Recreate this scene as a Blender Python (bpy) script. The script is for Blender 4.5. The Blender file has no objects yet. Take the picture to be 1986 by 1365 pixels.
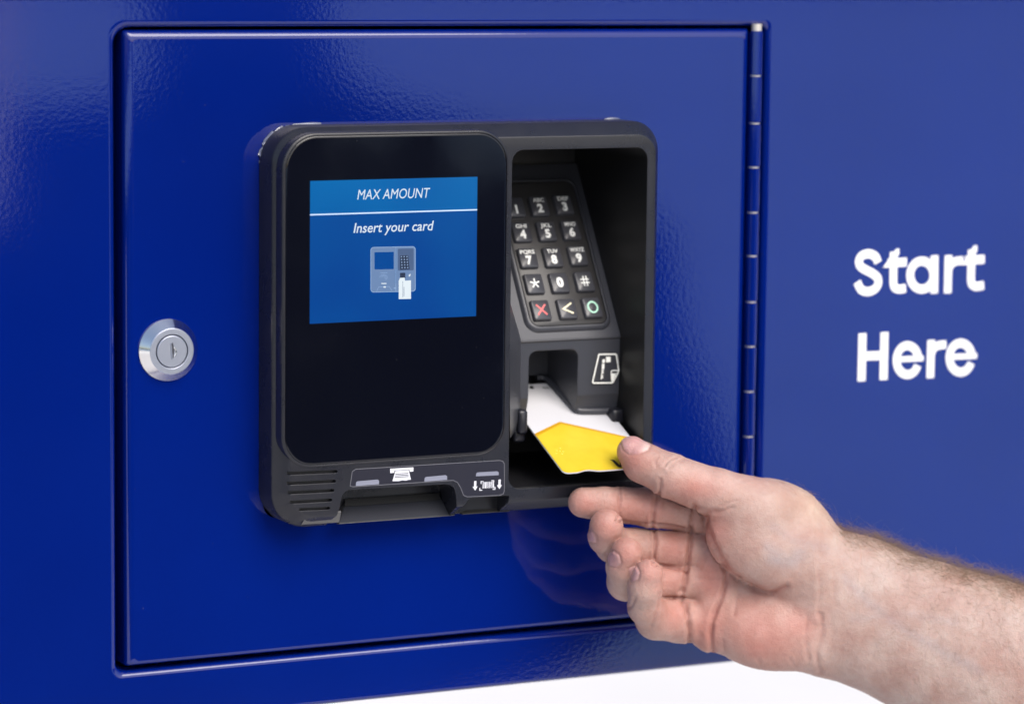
import bpy, bmesh, math, random
import numpy as np
from mathutils import Vector, Matrix
random.seed(4)
scene = bpy.context.scene
COL = scene.collection

# ---------------------------------------------------------------- camera, light, exposure
FPX, CX, CY = 6275.0, 993.0, 682.5            # focal length and centre on the 1986 px wide photograph
YAW, PITCH, ROLL = 0.46824, 0.12640, 0.01128
CAM = Vector((-0.77265, -1.52771, 0.21756))
_cy, _sy, _cp, _sp = math.cos(YAW), math.sin(YAW), math.cos(PITCH), math.sin(PITCH)
FWD = Vector((_sy * _cp, _cy * _cp, -_sp))
_R0 = Vector((_cy, -_sy, 0))
_U0 = _R0.cross(FWD)
RGT = _R0 * math.cos(ROLL) + _U0 * math.sin(ROLL)
UPV = _U0 * math.cos(ROLL) - _R0 * math.sin(ROLL)
cd = bpy.data.cameras.new('camera')
cam = bpy.data.objects.new('camera', cd)
COL.objects.link(cam)
M = Matrix((RGT, UPV, -FWD)).transposed().to_4x4()
M.translation = CAM
cam.matrix_world = M
cd.sensor_width = 36.0
cd.sensor_fit = 'HORIZONTAL'
cd.lens = 36.0 * FPX / 1986.0
cd.clip_start = 0.05
cd.clip_end = 2000
cd.dof.use_dof = True
cd.dof.focus_distance = 1.675
cd.dof.aperture_fstop = 5.0
scene.camera = cam

SUN_DIR = Vector((0.12, -0.74, 0.76)).normalized()   # towards the sun
w = bpy.data.worlds.new('World')
scene.world = w
w.use_nodes = True
nt = w.node_tree
bg = nt.nodes['Background']
sky = nt.nodes.new('ShaderNodeTexSky')
sky.sky_type = 'NISHITA'
sky.sun_disc = False
sky.sun_elevation = math.asin(SUN_DIR.z)
sky.sun_rotation = math.atan2(SUN_DIR.x, SUN_DIR.y)
sky.air_density = 1.0
sky.dust_density = 3.0
sky.ozone_density = 1.0
nt.links.new(sky.outputs[0], bg.inputs[0])
bg.inputs[1].default_value = 0.11
sl = bpy.data.lights.new('sun', 'SUN')
sl.energy = 1.5
sl.angle = math.radians(42)
sl.color = (1.0, 0.965, 0.925)
so = bpy.data.objects.new('sun', sl)
so.rotation_euler = SUN_DIR.to_track_quat('Z', 'Y').to_euler()
COL.objects.link(so)
scene.view_settings.view_transform = 'Standard'
scene.view_settings.look = 'None'
scene.view_settings.gamma = 1
scene.view_settings.use_curve_mapping = False
scene.view_settings.exposure = 0.9

# ---------------------------------------------------------------- helpers
def ray(px, py):
    return (FWD * FPX + RGT * (px - CX) - UPV * (py - CY)) / FPX

def on(px, py, o, nrm):
    """Point of the plane (o, nrm) seen at a place of the photograph."""
    d = ray(px, py)
    return CAM + d * ((Vector(o) - CAM).dot(nrm) / d.dot(nrm))

NY = Vector((0, -1, 0))
def P(px, py, n=0.0):
    """Point n millimetres in front of the cabinet face."""
    return on(px, py, (0, -n * .001, 0), NY)

def X(px, py, n): return P(px, py, n).x
def Z(px, py, n): return P(px, py, n).z

def new_obj(name, mesh, mat=None, parent=None, smooth=None):
    o = bpy.data.objects.new(name, mesh)
    COL.objects.link(o)
    if mat is not None:
        for m_ in (mat if isinstance(mat, (list, tuple)) else [mat]):
            mesh.materials.append(m_)
    if parent is not None:
        o.parent = parent
    if smooth is not None:
        mesh.polygons.foreach_set('use_smooth', [True] * len(mesh.polygons))
        mesh.set_sharp_from_angle(angle=math.radians(smooth))
    return o

def from_bm(name, bm, mat=None, parent=None, smooth=None, weld=True):
    if weld:
        bmesh.ops.remove_doubles(bm, verts=bm.verts, dist=1e-7)
    bmesh.ops.recalc_face_normals(bm, faces=bm.faces)
    me = bpy.data.meshes.new(name)
    bm.to_mesh(me)
    bm.free()
    return new_obj(name, me, mat, parent, smooth)

def tag(o, label, cat, group=None, kind=None):
    if label: o['label'] = label
    if cat: o['category'] = cat
    if group: o['group'] = group
    if kind: o['kind'] = kind
    return o

def empty(name, loc=(0, 0, 0)):
    o = bpy.data.objects.new(name, None)
    o.location = loc
    o.empty_display_size = .02
    COL.objects.link(o)
    return o

def rloop(x0, x1, z0, z1, r, n, seg=10, rr=None):
    """Rounded rectangle loop at n mm in front of the cabinet face; rr = radii (br, tr, tl, bl)."""
    rr = rr or (r, r, r, r)
    pts = []
    for (cx, cz, a0, q) in ((x1, z0, -90, 0), (x1, z1, 0, 1), (x0, z1, 90, 2), (x0, z0, 180, 3)):
        rad = max(rr[q], 1e-6)
        ax = cx - rad if cx == x1 else cx + rad
        az = cz - rad if cz == z1 else cz + rad
        for k in range(seg + 1):
            a = math.radians(a0 + 90 * k / seg)
            pts.append(Vector((ax + rad * math.cos(a), -n * .001, az + rad * math.sin(a))))
    return pts

def loft(bm, loops, cap0=False, cap1=False):
    vs = [[bm.verts.new(p) for p in L] for L in loops]
    for a, b in zip(vs[:-1], vs[1:]):
        n = len(a)
        for i in range(n):
            j = (i + 1) % n
            try: bm.faces.new((a[i], a[j], b[j], b[i]))
            except ValueError: pass
    if cap0: bm.faces.new(vs[0][::-1])
    if cap1: bm.faces.new(vs[-1])
    return vs

def prism(bm, pts, vec, mi=0):
    a = [bm.verts.new(p) for p in pts]
    b = [bm.verts.new(Vector(p) + vec) for p in pts]
    fs = [bm.faces.new(a[::-1]), bm.faces.new(b)]
    n = len(a)
    for i in range(n):
        fs.append(bm.faces.new((a[i], a[(i + 1) % n], b[(i + 1) % n], b[i])))
    for f in fs: f.material_index = mi
    return fs

def mm(v): return v * .001
def out(n): return Vector((0, -n * .001, 0))

def tube(bm, pts, r, seg=10, caps=True):
    pts = [Vector(p) for p in pts]
    rings = []
    up = Vector((.13, .2, .97))
    for i, p in enumerate(pts):
        t = (pts[min(i + 1, len(pts) - 1)] - pts[max(i - 1, 0)]).normalized()
        a = t.cross(up).normalized()
        b = t.cross(a)
        rad = r[i] if isinstance(r, (list, tuple)) else r
        rings.append([p + a * rad * math.cos(2 * math.pi * k / seg) + b * rad * math.sin(2 * math.pi * k / seg) for k in range(seg)])
    loft(bm, rings, caps, caps)

def stroke(bm, pts, width, layer, nrm=NY, thick=.00008, closed=False, mi=0):
    """Flat ribbon of constant width along a path lying in a plane with normal nrm."""
    pts = [Vector(p) for p in pts]
    n = len(pts)
    L, R = [], []
    for i in range(n):
        p = pts[i]
        if closed:
            t0 = (p - pts[i - 1]).normalized(); t1 = (pts[(i + 1) % n] - p).normalized()
        else:
            t0 = (p - pts[i - 1]).normalized() if i else (pts[1] - p).normalized()
            t1 = (pts[i + 1] - p).normalized() if i < n - 1 else t0
        s0, s1 = nrm.cross(t0), nrm.cross(t1)
        s = (s0 + s1).normalized()
        s = s * (width / 2 / max(.45, s.dot(s0)))
        L.append(p + s); R.append(p - s)
    off = nrm * (layer * thick * .25)
    top = nrm * (thick + layer * thick * .25)
    rng = range(n) if closed else range(n - 1)
    for i in rng:
        j = (i + 1) % n
        a = [bm.verts.new(q) for q in (L[i] + top, L[j] + top, R[j] + top, R[i] + top)]
        b = [bm.verts.new(q) for q in (L[i], L[j], R[j], R[i])]
        fs = [bm.faces.new(a)]
        fs.append(bm.faces.new((a[0], b[0], b[1], a[1])))
        fs.append(bm.faces.new((a[3], a[2], b[2], b[3])))
        if not closed and i == 0: fs.append(bm.faces.new((a[0], a[3], b[3], b[0])))
        if not closed and i == n - 2: fs.append(bm.faces.new((a[1], b[1], b[2], a[2])))
        for f in fs: f.material_index = mi

def smooth_path(pts, k=6, closed=False):
    """Catmull-Rom through 2D or 3D points."""
    pts = [Vector(p) for p in pts]
    n = len(pts)
    res = []
    for i in range(n if closed else n - 1):
        if closed: p0, p1, p2, p3 = pts[i - 1], pts[i], pts[(i + 1) % n], pts[(i + 2) % n]
        else: p0, p1, p2, p3 = pts[max(i - 1, 0)], pts[i], pts[i + 1], pts[min(i + 2, n - 1)]
        for j in range(k):
            t = j / k
            res.append(.5 * ((2 * p1) + (p2 - p0) * t + (2 * p0 - 5 * p1 + 4 * p2 - p3) * t * t + (3 * p1 - p0 - 3 * p2 + p3) * t ** 3))
    if not closed: res.append(pts[-1])
    return res

def boolean(obj, cutters):
    for c in cutters:
        md = obj.modifiers.new('cut', 'BOOLEAN')
        md.operation = 'DIFFERENCE'
        md.solver = 'EXACT'
        md.object = c
    dg = bpy.context.evaluated_depsgraph_get()
    dg.update()
    me = bpy.data.meshes.new_from_object(obj.evaluated_get(dg))
    old = obj.data
    obj.modifiers.clear()
    mats = [m_ for m_ in old.materials]
    obj.data = me
    me.materials.clear()
    for m_ in mats: me.materials.append(m_)
    for c in cutters: bpy.data.objects.remove(c)
    return obj

_caps = {}
def text_mesh(body, shear=0.0, bold=0.0):
    cu = bpy.data.curves.new('t', 'FONT')
    cu.body = body
    cu.size = 1.0
    cu.shear = shear
    cu.offset = bold
    cu.align_x = 'CENTER'
    cu.resolution_u = 3
    o = bpy.data.objects.new('t', cu)
    COL.objects.link(o)
    dg = bpy.context.evaluated_depsgraph_get()
    me = bpy.data.meshes.new_from_object(o.evaluated_get(dg))
    bpy.data.objects.remove(o)
    return me

def place_text(bm, body, centre, u, v, nrm, cap, width=None, shear=0.0, bold=0.0, lift=.0001, mi=0):
    """Text of cap height `cap` (m), centred (of its cap box) on a point, lying in the plane u, v."""
    ref = text_mesh('H', 0, bold)
    c = np.array([q.co[:] for q in ref.vertices]); caph = c[:, 1].max() - c[:, 1].min(); cap0 = c[:, 1].min()
    bpy.data.meshes.remove(ref)
    me = text_mesh(body, shear, bold)
    co = np.array([q.co[:] for q in me.vertices])
    s = cap / caph
    xm = (co[:, 0].min() + co[:, 0].max()) / 2
    sx = s if width is None else width / (co[:, 0].max() - co[:, 0].min())
    vs = [bm.verts.new(Vector(centre) + u * ((p[0] - xm) * sx) + v * ((p[1] - cap0 - caph / 2) * s) + nrm * lift) for p in co]
    for pl in me.polygons:
        try:
            f = bm.faces.new([vs[i] for i in pl.vertices]); f.material_index = mi
        except ValueError: pass
    bpy.data.meshes.remove(me)

# ---------------------------------------------------------------- materials
def mat(name, base, rough=.5, metal=0.0, spec=.5, coat=0.0, coat_rough=.03, emis=None, estr=1.0, sss=0.0):
    m_ = bpy.data.materials.new(name)
    m_.use_nodes = True
    b = m_.node_tree.nodes['Principled BSDF']
    b.inputs['Base Color'].default_value = (*base, 1)
    b.inputs['Roughness'].default_value = rough
    b.inputs['Metallic'].default_value = metal
    b.inputs['Specular IOR Level'].default_value = spec
    b.inputs['Coat Weight'].default_value = coat
    b.inputs['Coat Roughness'].default_value = coat_rough
    if emis:
        b.inputs['Emission Color'].default_value = (*emis, 1)
        b.inputs['Emission Strength'].default_value = estr
    return m_

def nodes(m_): return m_.node_tree.nodes, m_.node_tree.links, m_.node_tree.nodes['Principled BSDF']

def noise(m_, scale, detail=3, rough=.5):
    N, L, b = nodes(m_)
    tc = N.new('ShaderNodeTexCoord')
    n = N.new('ShaderNodeTexNoise')
    n.inputs['Scale'].default_value = scale
    n.inputs['Detail'].default_value = detail
    n.inputs['Roughness'].default_value = rough
    L.new(tc.outputs['Object'], n.inputs['Vector'])
    return n

def add_bump(m_, heights, edge=None):
    """heights: list of (noise node, distance). edge: radius of softened edges."""
    N, L, b = nodes(m_)
    prev = None
    if edge:
        bv = N.new('ShaderNodeBevel')
        bv.samples = 4
        bv.inputs['Radius'].default_value = edge
        prev = bv.outputs[0]
    for n, d in heights:
        bp = N.new('ShaderNodeBump')
        bp.inputs['Strength'].default_value = 1
        bp.inputs['Distance'].default_value = d
        L.new(n.outputs['Fac'], bp.inputs['Height'])
        if prev: L.new(prev, bp.inputs['Normal'])
        prev = bp.outputs[0]
    L.new(prev, b.inputs['Normal'])

def ramp(m_, src, stops, dst):
    N, L, b = nodes(m_)
    r = N.new('ShaderNodeValToRGB')
    e = r.color_ramp.elements
    while len(e) < len(stops): e.new(.5)
    for k, (p_, c) in enumerate(stops):
        e[k].position = p_
        e[k].color = (*c, 1) if len(c) == 3 else c
    L.new(src, r.inputs[0])
    L.new(r.outputs[0], b.inputs[dst] if isinstance(dst, str) else dst)
    return r

# glossy blue paint with orange peel and dust specks
BLUE = mat('blue_paint', (.0005, .0125, .19), rough=.045, spec=.64)
def paint(m_):
    N, L, b = nodes(m_)
    add_bump(m_, [(noise(m_, 420, 1), 1.25e-5), (noise(m_, 35, 1), .5e-5)])
    n = noise(m_, 6, 3)
    ramp(m_, n.outputs['Fac'], [(.3, (.0002, .0080, .126)), (.7, (.0003, .0100, .146))], 'Base Color')
    sp = noise(m_, 260, 1)
    mr = N.new('ShaderNodeMapRange')
    L.new(sp.outputs['Fac'], mr.inputs[0])
    mr.inputs[1].default_value = .80; mr.inputs[2].default_value = .86
    mr.inputs[3].default_value = .045; mr.inputs[4].default_value = .6
    L.new(mr.outputs[0], b.inputs['Roughness'])
paint(BLUE)
WHITE = mat('white_vinyl', (.86, .86, .87), rough=.4)
DARK = mat('dark_void', (.004, .004, .005), rough=.7)

PLASTIC = mat('charcoal_plastic', (.0095, .0100, .0155), rough=.36)
def plastic(m_):
    N, L, b = nodes(m_)
    add_bump(m_, [(noise(m_, 1800, 2), 3.5e-5)], edge=.0007)
    n = noise(m_, 55, 4, .6)
    ramp(m_, n.outputs['Fac'], [(.35, (.25,) * 3), (.7, (.37,) * 3)], 'Roughness')
plastic(PLASTIC)
PLASTIC_LOW = mat('label_film', (.012, .012, .022), rough=.3)
add_bump(PLASTIC_LOW, [(noise(PLASTIC_LOW, 1500, 2), 1.5e-5)])
INNER = mat('gloss_black_plastic', (.006, .006, .007), rough=.42)
add_bump(INNER, [(noise(INNER, 1200, 2), 2e-5)], edge=.0005)
BLACKP = mat('black_plastic', (.008, .008, .010), rough=.45)
add_bump(BLACKP, [(noise(BLACKP, 1500, 2), 2e-5)], edge=.0006)
GREYP = mat('grey_plastic', (.036, .038, .048), rough=.34)
add_bump(GREYP, [(noise(GREYP, 1500, 2), 4e-5)], edge=.0009)
KEYM = mat('key_plastic', (.045, .046, .055), rough=.30)
add_bump(KEYM, [(noise(KEYM, 900, 2), 2e-5)], edge=.0006)
PADM = mat('keypad_rubber', (.030, .029, .030), rough=.42)
add_bump(PADM, [(noise(PADM, 900, 2), 3e-5)], edge=.0008)
GLASS = mat('black_glass', (.0022, .0026, .006), rough=.05, spec=.5)
def glass(m_):
    N, L, b = nodes(m_)
    sp = noise(m_, 480, 0)
    mr = N.new('ShaderNodeMapRange')
    L.new(sp.outputs['Fac'], mr.inputs[0])
    mr.inputs[1].default_value = .83; mr.inputs[2].default_value = .86
    mr.inputs[3].default_value = 0; mr.inputs[4].default_value = .12
    mx = N.new('ShaderNodeMix'); mx.data_type = 'RGBA'
    mx.inputs[6].default_value = (.0022, .0026, .006, 1)
    mx.inputs[7].default_value = (.10, .10, .11, 1)
    L.new(mr.outputs[0], mx.inputs[0]); L.new(mx.outputs[2], b.inputs['Base Color'])
    n = noise(m_, 18, 4)
    ramp(m_, n.outputs['Fac'], [(.4, (.03,) * 3), (.75, (.16,) * 3)], 'Roughness')
glass(GLASS)
LEGEND = mat('legend_white', (.84, .85, .82), rough=.5)
LEGRED = mat('legend_red', (.75, .13, .13), rough=.5)
LEGYEL = mat('legend_cream', (.80, .74, .50), rough=.5)
LEGGRN = mat('legend_green', (.42, .74, .58), rough=.5)
PRINT = mat('white_print', (.62, .63, .68), rough=.5)
LEDM = mat('frosted_bar', (.20, .21, .27), rough=.35)
OUTL = mat('scored_line', (.13, .13, .15), rough=.4)
CHROME = mat('chrome', (.78, .77, .76), rough=.13, metal=1)
add_bump(CHROME, [(noise(CHROME, 500, 2), 6e-6)], edge=.0004)
SATIN = mat('satin_steel', (.44, .47, .56), rough=.34, metal=.9)
add_bump(SATIN, [(noise(SATIN, 900, 2), 8e-6)], edge=.0005)
BARE = mat('bare_metal', (.62, .58, .52), rough=.5, metal=.7)

# ---------------------------------------------------------------- ground
GZ = -1.20
def gpt(px, py):
    """Where the ground shows in the cabinet face at a place of the photograph (mirrored ray)."""
    p = P(px, py, 0); d = ray(px, py); d = Vector((d.x, -d.y, d.z))
    t = (GZ - p.z) / d.z
    return p + d * t

ASPH = mat('asphalt', (.03, .03, .032), rough=1, spec=0)
def asph(m_):
    n = noise(m_, .16, 6, .62)      # random tones added for hazy reflections in paint and glass
    ramp(m_, n.outputs['Fac'], [(.42, (.006, .008, .010)), (.56, (.024, .032, .040)), (.70, (.11, .14, .17))], 'Base Color')
asph(ASPH)
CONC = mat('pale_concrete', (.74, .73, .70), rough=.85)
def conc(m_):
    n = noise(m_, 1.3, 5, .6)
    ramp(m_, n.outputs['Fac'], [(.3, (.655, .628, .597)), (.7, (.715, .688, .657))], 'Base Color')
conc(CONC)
def sheet(name, poly, z, m_):
    bm = bmesh.new()
    vs = [bm.verts.new((x, y, z)) for x, y in poly]
    bm.faces.new(vs)
    o = from_bm(name, bm, m_)
    o.data.update()
    if o.data.polygons[0].normal.z < 0: o.data.flip_normals()
    o['kind'] = 'structure'
    return o
sheet('ground', [(-400, -400), (400, -400), (400, 400), (-400, 400)], GZ, ASPH)
BGREY = mat('sky_tint_patch', (.40, .56, .74), rough=1, spec=.1)  # sky colour put into added, unseen ground patches that the paint mirrors
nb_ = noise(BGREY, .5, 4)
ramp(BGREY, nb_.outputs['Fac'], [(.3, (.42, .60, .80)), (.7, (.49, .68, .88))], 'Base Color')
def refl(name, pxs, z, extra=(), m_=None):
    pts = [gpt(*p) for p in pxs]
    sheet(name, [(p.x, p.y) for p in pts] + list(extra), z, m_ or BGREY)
# pale apron by the kiosk, and sky-tinted patches added unseen for the paint's reflections
refl('pale_ground', [(2100, -40), (625, -40), (640, 70), (662, 140), (740, 190), (900, 245), (1100, 320), (1290, 440), (1322, 640), (1390, 820), (1440, 960), (1330, 1150), (1160, 1270), (1120, 1300), (2300, 1240)], GZ + .004)
refl('pale_ground', [(2300, 1240), (1120, 1300), (1060, 1330), (700, 1420), (-100, 1480)], GZ + .008, [(-6, -2.5), (-6, 60), (60, 60), (60, -3.5)], CONC)
sheet('pale_ground', [(-6.02, -.4), (-16, -.4), (-16, -6.5), (-6.02, -2.4)], GZ + .004, mat('white_reflector', (.84, .82, .78), rough=.9))  # unseen white patch, added to brighten the terminal's left chamfer
refl('pale_ground', [(-120, -40), (262, -40), (290, 60), (280, 140), (240, 192), (140, 205), (40, 212)], GZ + .004)  # unseen, added for the bright reflection at the face's upper left


sheet('pale_ground', [(-70, -75), (3.5, -75), (3.5, -26), (-5, -25.5), (-15, -21), (-22, -12), (-26, 0), (-70, 0)], GZ + .004, BGREY)  # unseen sheet, added so the cabinet's left corner mirrors something bright

refl('pale_ground', [(-140, -40), (40, -40), (30, 90), (14, 240), (-6, 430), (-140, 430)], GZ + .008, (), CONC)  # unseen, added to make the pale highlight in the top-left corner
# ---------------------------------------------------------------- kiosk cabinet
kiosk = empty('payment_kiosk', (-.2, .15, GZ))
kiosk.location = (0, 0, 0)
tag(kiosk, 'glossy blue steel kiosk cabinet with a hinged door and white Start Here lettering', 'kiosk')
# opening in the face
ox0, ox1 = X(213, 680, 0), X(1487, 500, 0)
oz0, oz1 = Z(700, 1270.5, 0), Z(860, 40, 0)
bx0, bx1 = X(-4, 300, 0) - .05, X(2080, 700, 0) + .12
bz0, bz1 = Z(1050, 1327, 0), Z(860, -330, 0)
bm = bmesh.new()
R_E = 22.0   # rounded vertical corners of the cabinet
loops = [rloop(bx0, bx1, bz0, bz1, .003, -330)]
loops.append(rloop(bx0, bx1, bz0, bz1, .003, -12))
for k in range(0, 16):
    a = math.radians(6 * k)
    i = .010 * (1 - math.cos(a)); ib = .0035 * (1 - math.cos(a))
    loops.append(rloop(bx0 + i, bx1 - i, bz0 + ib, bz1 - i, .006, -10 + 10 * math.sin(a) if k < 15 else 0))
loops.append(rloop(bx0 + .0102, bx1 - .0102, bz0 + .0037, bz1 - .0102, .006, 0))
rr = (.004, .004, .009, .005)
loops.append(rloop(ox0 - .0003, ox1 + .0003, oz0 - .0003, oz1 + .0003, 0, 0, rr=rr))
for k in range(0, 7):
    a = math.radians(15 * k)
    i = .0032 * math.sin(a)
    loops.append(rloop(ox0 + i, ox1 - i, oz0 + i, oz1 - i, 0, -3.2 * (1 - math.cos(a)), rr=rr))
loops.append(rloop(ox0 + .0032, ox1 - .0032, oz0 + .0032, oz1 - .0032, 0, -24, rr=rr))
loft(bm, loops)
front = from_bm('cabinet_body', bm, BLUE, kiosk, smooth=35)
bm = bmesh.new()
prism(bm, rloop(bx0 + .002, bx1 - .002, bz0 + .002, bz1 - .002, .003, -325), out(-4))
from_bm('back_panel', bm, BLUE, kiosk, smooth=30)
bm = bmesh.new()
loft(bm, [rloop(ox0 - .004, ox1 + .004, oz0 - .004, oz1 + .004, .004, -24.5), rloop(ox0 - .004, ox1 + .004, oz0 - .004, oz1 + .004, .004, -200)], False, True)
from_bm('cabinet_liner', bm, DARK, kiosk)
# pedestal set back under the left of the cabinet
bm = bmesh.new()
px0, px1 = bx0 + .01, bx0 + .13
pts = [Vector((px0, .06, GZ + .012)), Vector((px1, .06, GZ + .012)), Vector((px1, .30, GZ + .012)), Vector((px0, .30, GZ + .012))]
prism(bm, pts, Vector((0, 0, bz0 - GZ - .013)))
pts = [Vector((px0 - .04, .02, GZ + .006)), Vector((px1 + .03, .02, GZ + .006)), Vector((px1 + .03, .34, GZ + .006)), Vector((px0 - .04, .34, GZ + .006))]
prism(bm, pts, Vector((0, 0, .006)))
from_bm('pedestal', bm, BLUE, kiosk)

# door, with the hole the terminal is let into
dx0, dx1 = X(239, 680, -3), X(1444, 400, -3)
dz0, dz1 = Z(700, 1247.5, -3), Z(860, 57, -3)
tx0, tx1 = X(527, 700, 17.5), X(1274, 500, 17.5)      # terminal outline
tz0, tz1 = Z(600, 1021, 17.5), Z(760, 239, 0)
bm = bmesh.new()
re = 4.4
loops = [rloop(dx0, dx1, dz0, dz1, .0015, -22)]
for k in range(0, 8):
    a = math.radians(90 * k / 7)
    i = .001 * re * (1 - math.cos(a))
    loops.append(rloop(dx0 + i, dx1 - i, dz0 + i * .6, dz1 - i, .0015 + i * .25, -re * (1 - math.sin(a))))
h = .0025
i = .001 * re + .0002
loops.append(rloop(dx0 + i, dx1 - i, dz0 + i * .6, dz1 - i, .0015 + i * .25, 0))
loops.append(rloop(tx0 + h - .0002, tx1 - h + .0002, tz0 + h - .0002, tz1 - h + .0002, .008, 0))
loops.append(rloop(tx0 + h, tx1 - h, tz0 + h, tz1 - h, .008, 0))
loops.append(rloop(tx0 + h, tx1 - h, tz0 + h, tz1 - h, .008, -22))
vs = loft(bm, loops)
n = len(vs[0])
for i in range(n):
    bm.faces.new((vs[-1][i], vs[-1][(i + 1) % n], vs[0][(i + 1) % n], vs[0][i]))
door = from_bm('door', bm, BLUE, kiosk, smooth=35)

# piano hinge: knuckles on a pin, kinds of scuffs at some joints
hinge = from_bm('hinge', (lambda b: (tube(b, [P(1467.5, 47, .2), P(1467.5, 47, .2) - Vector((0, 0, Z(1460, 47, 0) - Z(1460, 1187, 0)))], .0029, 14), b)[1])(bmesh.new()), BARE, kiosk, smooth=40)
hx = P(1467, 100, .4).x
joints = [59, 147.5, 239.5, 324.5, 412, 496, 585, 671, 758, 845, 932, 1018, 1105, 1185]
for a, b_ in zip(joints[:-1], joints[1:]):
    za, zb = Z(1460, a, .4), Z(1460, b_, .4)
    bm = bmesh.new()
    prof = [(za - .0004, .0030), (za - .0007, .0034), (zb + .0007, .0034), (zb + .0004, .0030)]
    rings = [[Vector((hx + r * math.cos(2 * math.pi * k / 20), -.0004 + r * math.sin(2 * math.pi * k / 20), z)) for k in range(20)] for z, r in prof]
    loft(bm, rings, True, True)
    from_bm('knuckle', bm, BLUE, hinge, smooth=40)
bm = bmesh.new()      # leaf of the hinge fixed to the door edge
prism(bm, [Vector((dx1 + .0004, .001, dz0 + .002)), Vector((hx, .001, dz0 + .002)), Vector((hx, .001, dz1 - .002)), Vector((dx1 + .0004, .001, dz1 - .002))], Vector((0, .002, 0)))
from_bm('hinge_leaf', bm, BLUE, hinge)

# cam lock
lc = P(325.5, 678.5, 0)
def disc_rings(c, prof, seg=48):
    return [[c + Vector((r * math.cos(2 * math.pi * k / seg), -n_ * .001, r * math.sin(2 * math.pi * k / seg))) for k in range(seg)] for r, n_ in prof]
lock = empty('lock'); lock.parent = kiosk
bm = bmesh.new()
loft(bm, disc_rings(lc, [(.0158, 0), (.0158, .9), (.0118, 5.8)], 64))
from_bm('lock_bezel', bm, CHROME, lock, smooth=25)
bm = bmesh.new()
loft(bm, disc_rings(lc, [(.0118, 5.8), (.0115, 6.1), (.0088, 6.1), (.0086, 5.9), (.0086, 3.5)], 64))
from_bm('lock_collar', bm, SATIN, lock, smooth=25)
bm = bmesh.new()
loft(bm, disc_rings(lc, [(.0081, 3.5), (.0081, 6.0), (.0078, 6.35)], 64), False, True)
plug = from_bm('lock_cylinder', bm, SATIN, lock, smooth=25)
bm = bmesh.new()      # keyway cut as a dark slot with a bright folded lip
kc = lc + out(6.36)
prism(bm, [kc + Vector((x * .001, 0, z * .001)) for x, z in ((-.9, 4.2), (.3, 4.4), (1.0, 1.2), (.9, -.8), (.5, -3.6), (-.4, -3.8), (-.8, -.5))], out(.12))
from_bm('keyway', bm, GREYP, plug)
bm = bmesh.new()
tube(bm, smooth_path([kc + out(.1) + Vector((x * .001, 0, z * .001)) for x, z in ((.9, 2.0), (1.9, .4), (1.9, -1.0), (.9, -2.8))], 5), .00045, 8)
from_bm('keyway_lip', bm, CHROME, plug, smooth=60)
bm = bmesh.new()
tube(bm, [kc + out(.1) + Vector((x * .001, 0, z * .001)) for x, z in ((-.8, 4.2), (-.2, -3.8))], .0004, 8)
from_bm('keyway_edge', bm, SATIN, plug, smooth=60)

# white lettering beside the door: the strokes as cut vinyl
def zp(x, y): return P(1640 + x * .2197, 460 + y * .2197, .1)
def ell(cx, cy, rx, ry, a0, a1, k=28):
    return [zp(cx + rx * math.cos(math.radians(a0 + (a1 - a0) * i / k)), cy + ry * math.sin(math.radians(a0 + (a1 - a0) * i / k))) for i in range(k + 1)]
SW = 75 * .2197 * .275e-3 * 1.09
def sp2(pts, k=6): return smooth_path([zp(*p) for p in pts], k)
bm = bmesh.new(); ly = 0
for path, wd in (
    (sp2([(286, 225), (262, 172), (203, 146), (143, 165), (117, 212), (132, 258), (180, 290), (240, 322), (283, 362), (284, 420), (250, 462), (195, 480), (137, 462), (102, 395)]), 1),
    ([zp(424, 130)] + sp2([(420, 395), (430, 438), (466, 458), (530, 450)]), 1),
    ([zp(372, 228), zp(538, 220)], 1),
    (ell(672, 335, 103, 124, 0, 360), 1), ([zp(785, 162), zp(781, 496)], 1),
    ([zp(908, 160), zp(900, 494)], 1), (sp2([(905, 300), (925, 245), (970, 214), (1036, 206)]), .95),
    ([zp(1112, 110)] + sp2([(1105, 372), (1114, 412), (1148, 434), (1218, 424)]), 1),
    ([zp(1056, 206), zp(1224, 194)], 1)):
    stroke(bm, path, SW * wd, ly); ly += 1
for tri in ([(330, 268), (378, 268), (470, 150), (470, 100), (446, 103)], [(1030, 244), (1080, 244), (1158, 120), (1158, 72), (1132, 75)]):
    prism(bm, [zp(*q) for q in tri], out(.08 + ly * .02)); ly += 1
tag(from_bm('lettering', bm, WHITE, kiosk, weld=False), 'white word Start', None)
bm = bmesh.new(); ly = 0
def e_path(cx, cy, rx, ry): return ell(cx, cy, rx, ry, 22, 360 + 4, 34)
for path, wd in (
    ([zp(149, 848), zp(140, 1270)], 1.05), ([zp(343, 838), zp(334, 1258)], 1.05), ([zp(150, 1050), zp(340, 1042)], 1),
    (e_path(545, 1084, 97, 128), .98), ([zp(450, 1078), zp(686, 1068)], .62),
    ([zp(754, 908), zp(746, 1242)], 1), (sp2([(752, 1050), (772, 985), (820, 955), (886, 946)]), .95),
    (e_path(1014, 1062, 99, 128), .98), ([zp(918, 1056), zp(1157, 1046)], .62)):
    stroke(bm, path, SW * wd, ly); ly += 1
tag(from_bm('lettering', bm, WHITE, kiosk, weld=False), 'white word Here', None)

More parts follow.
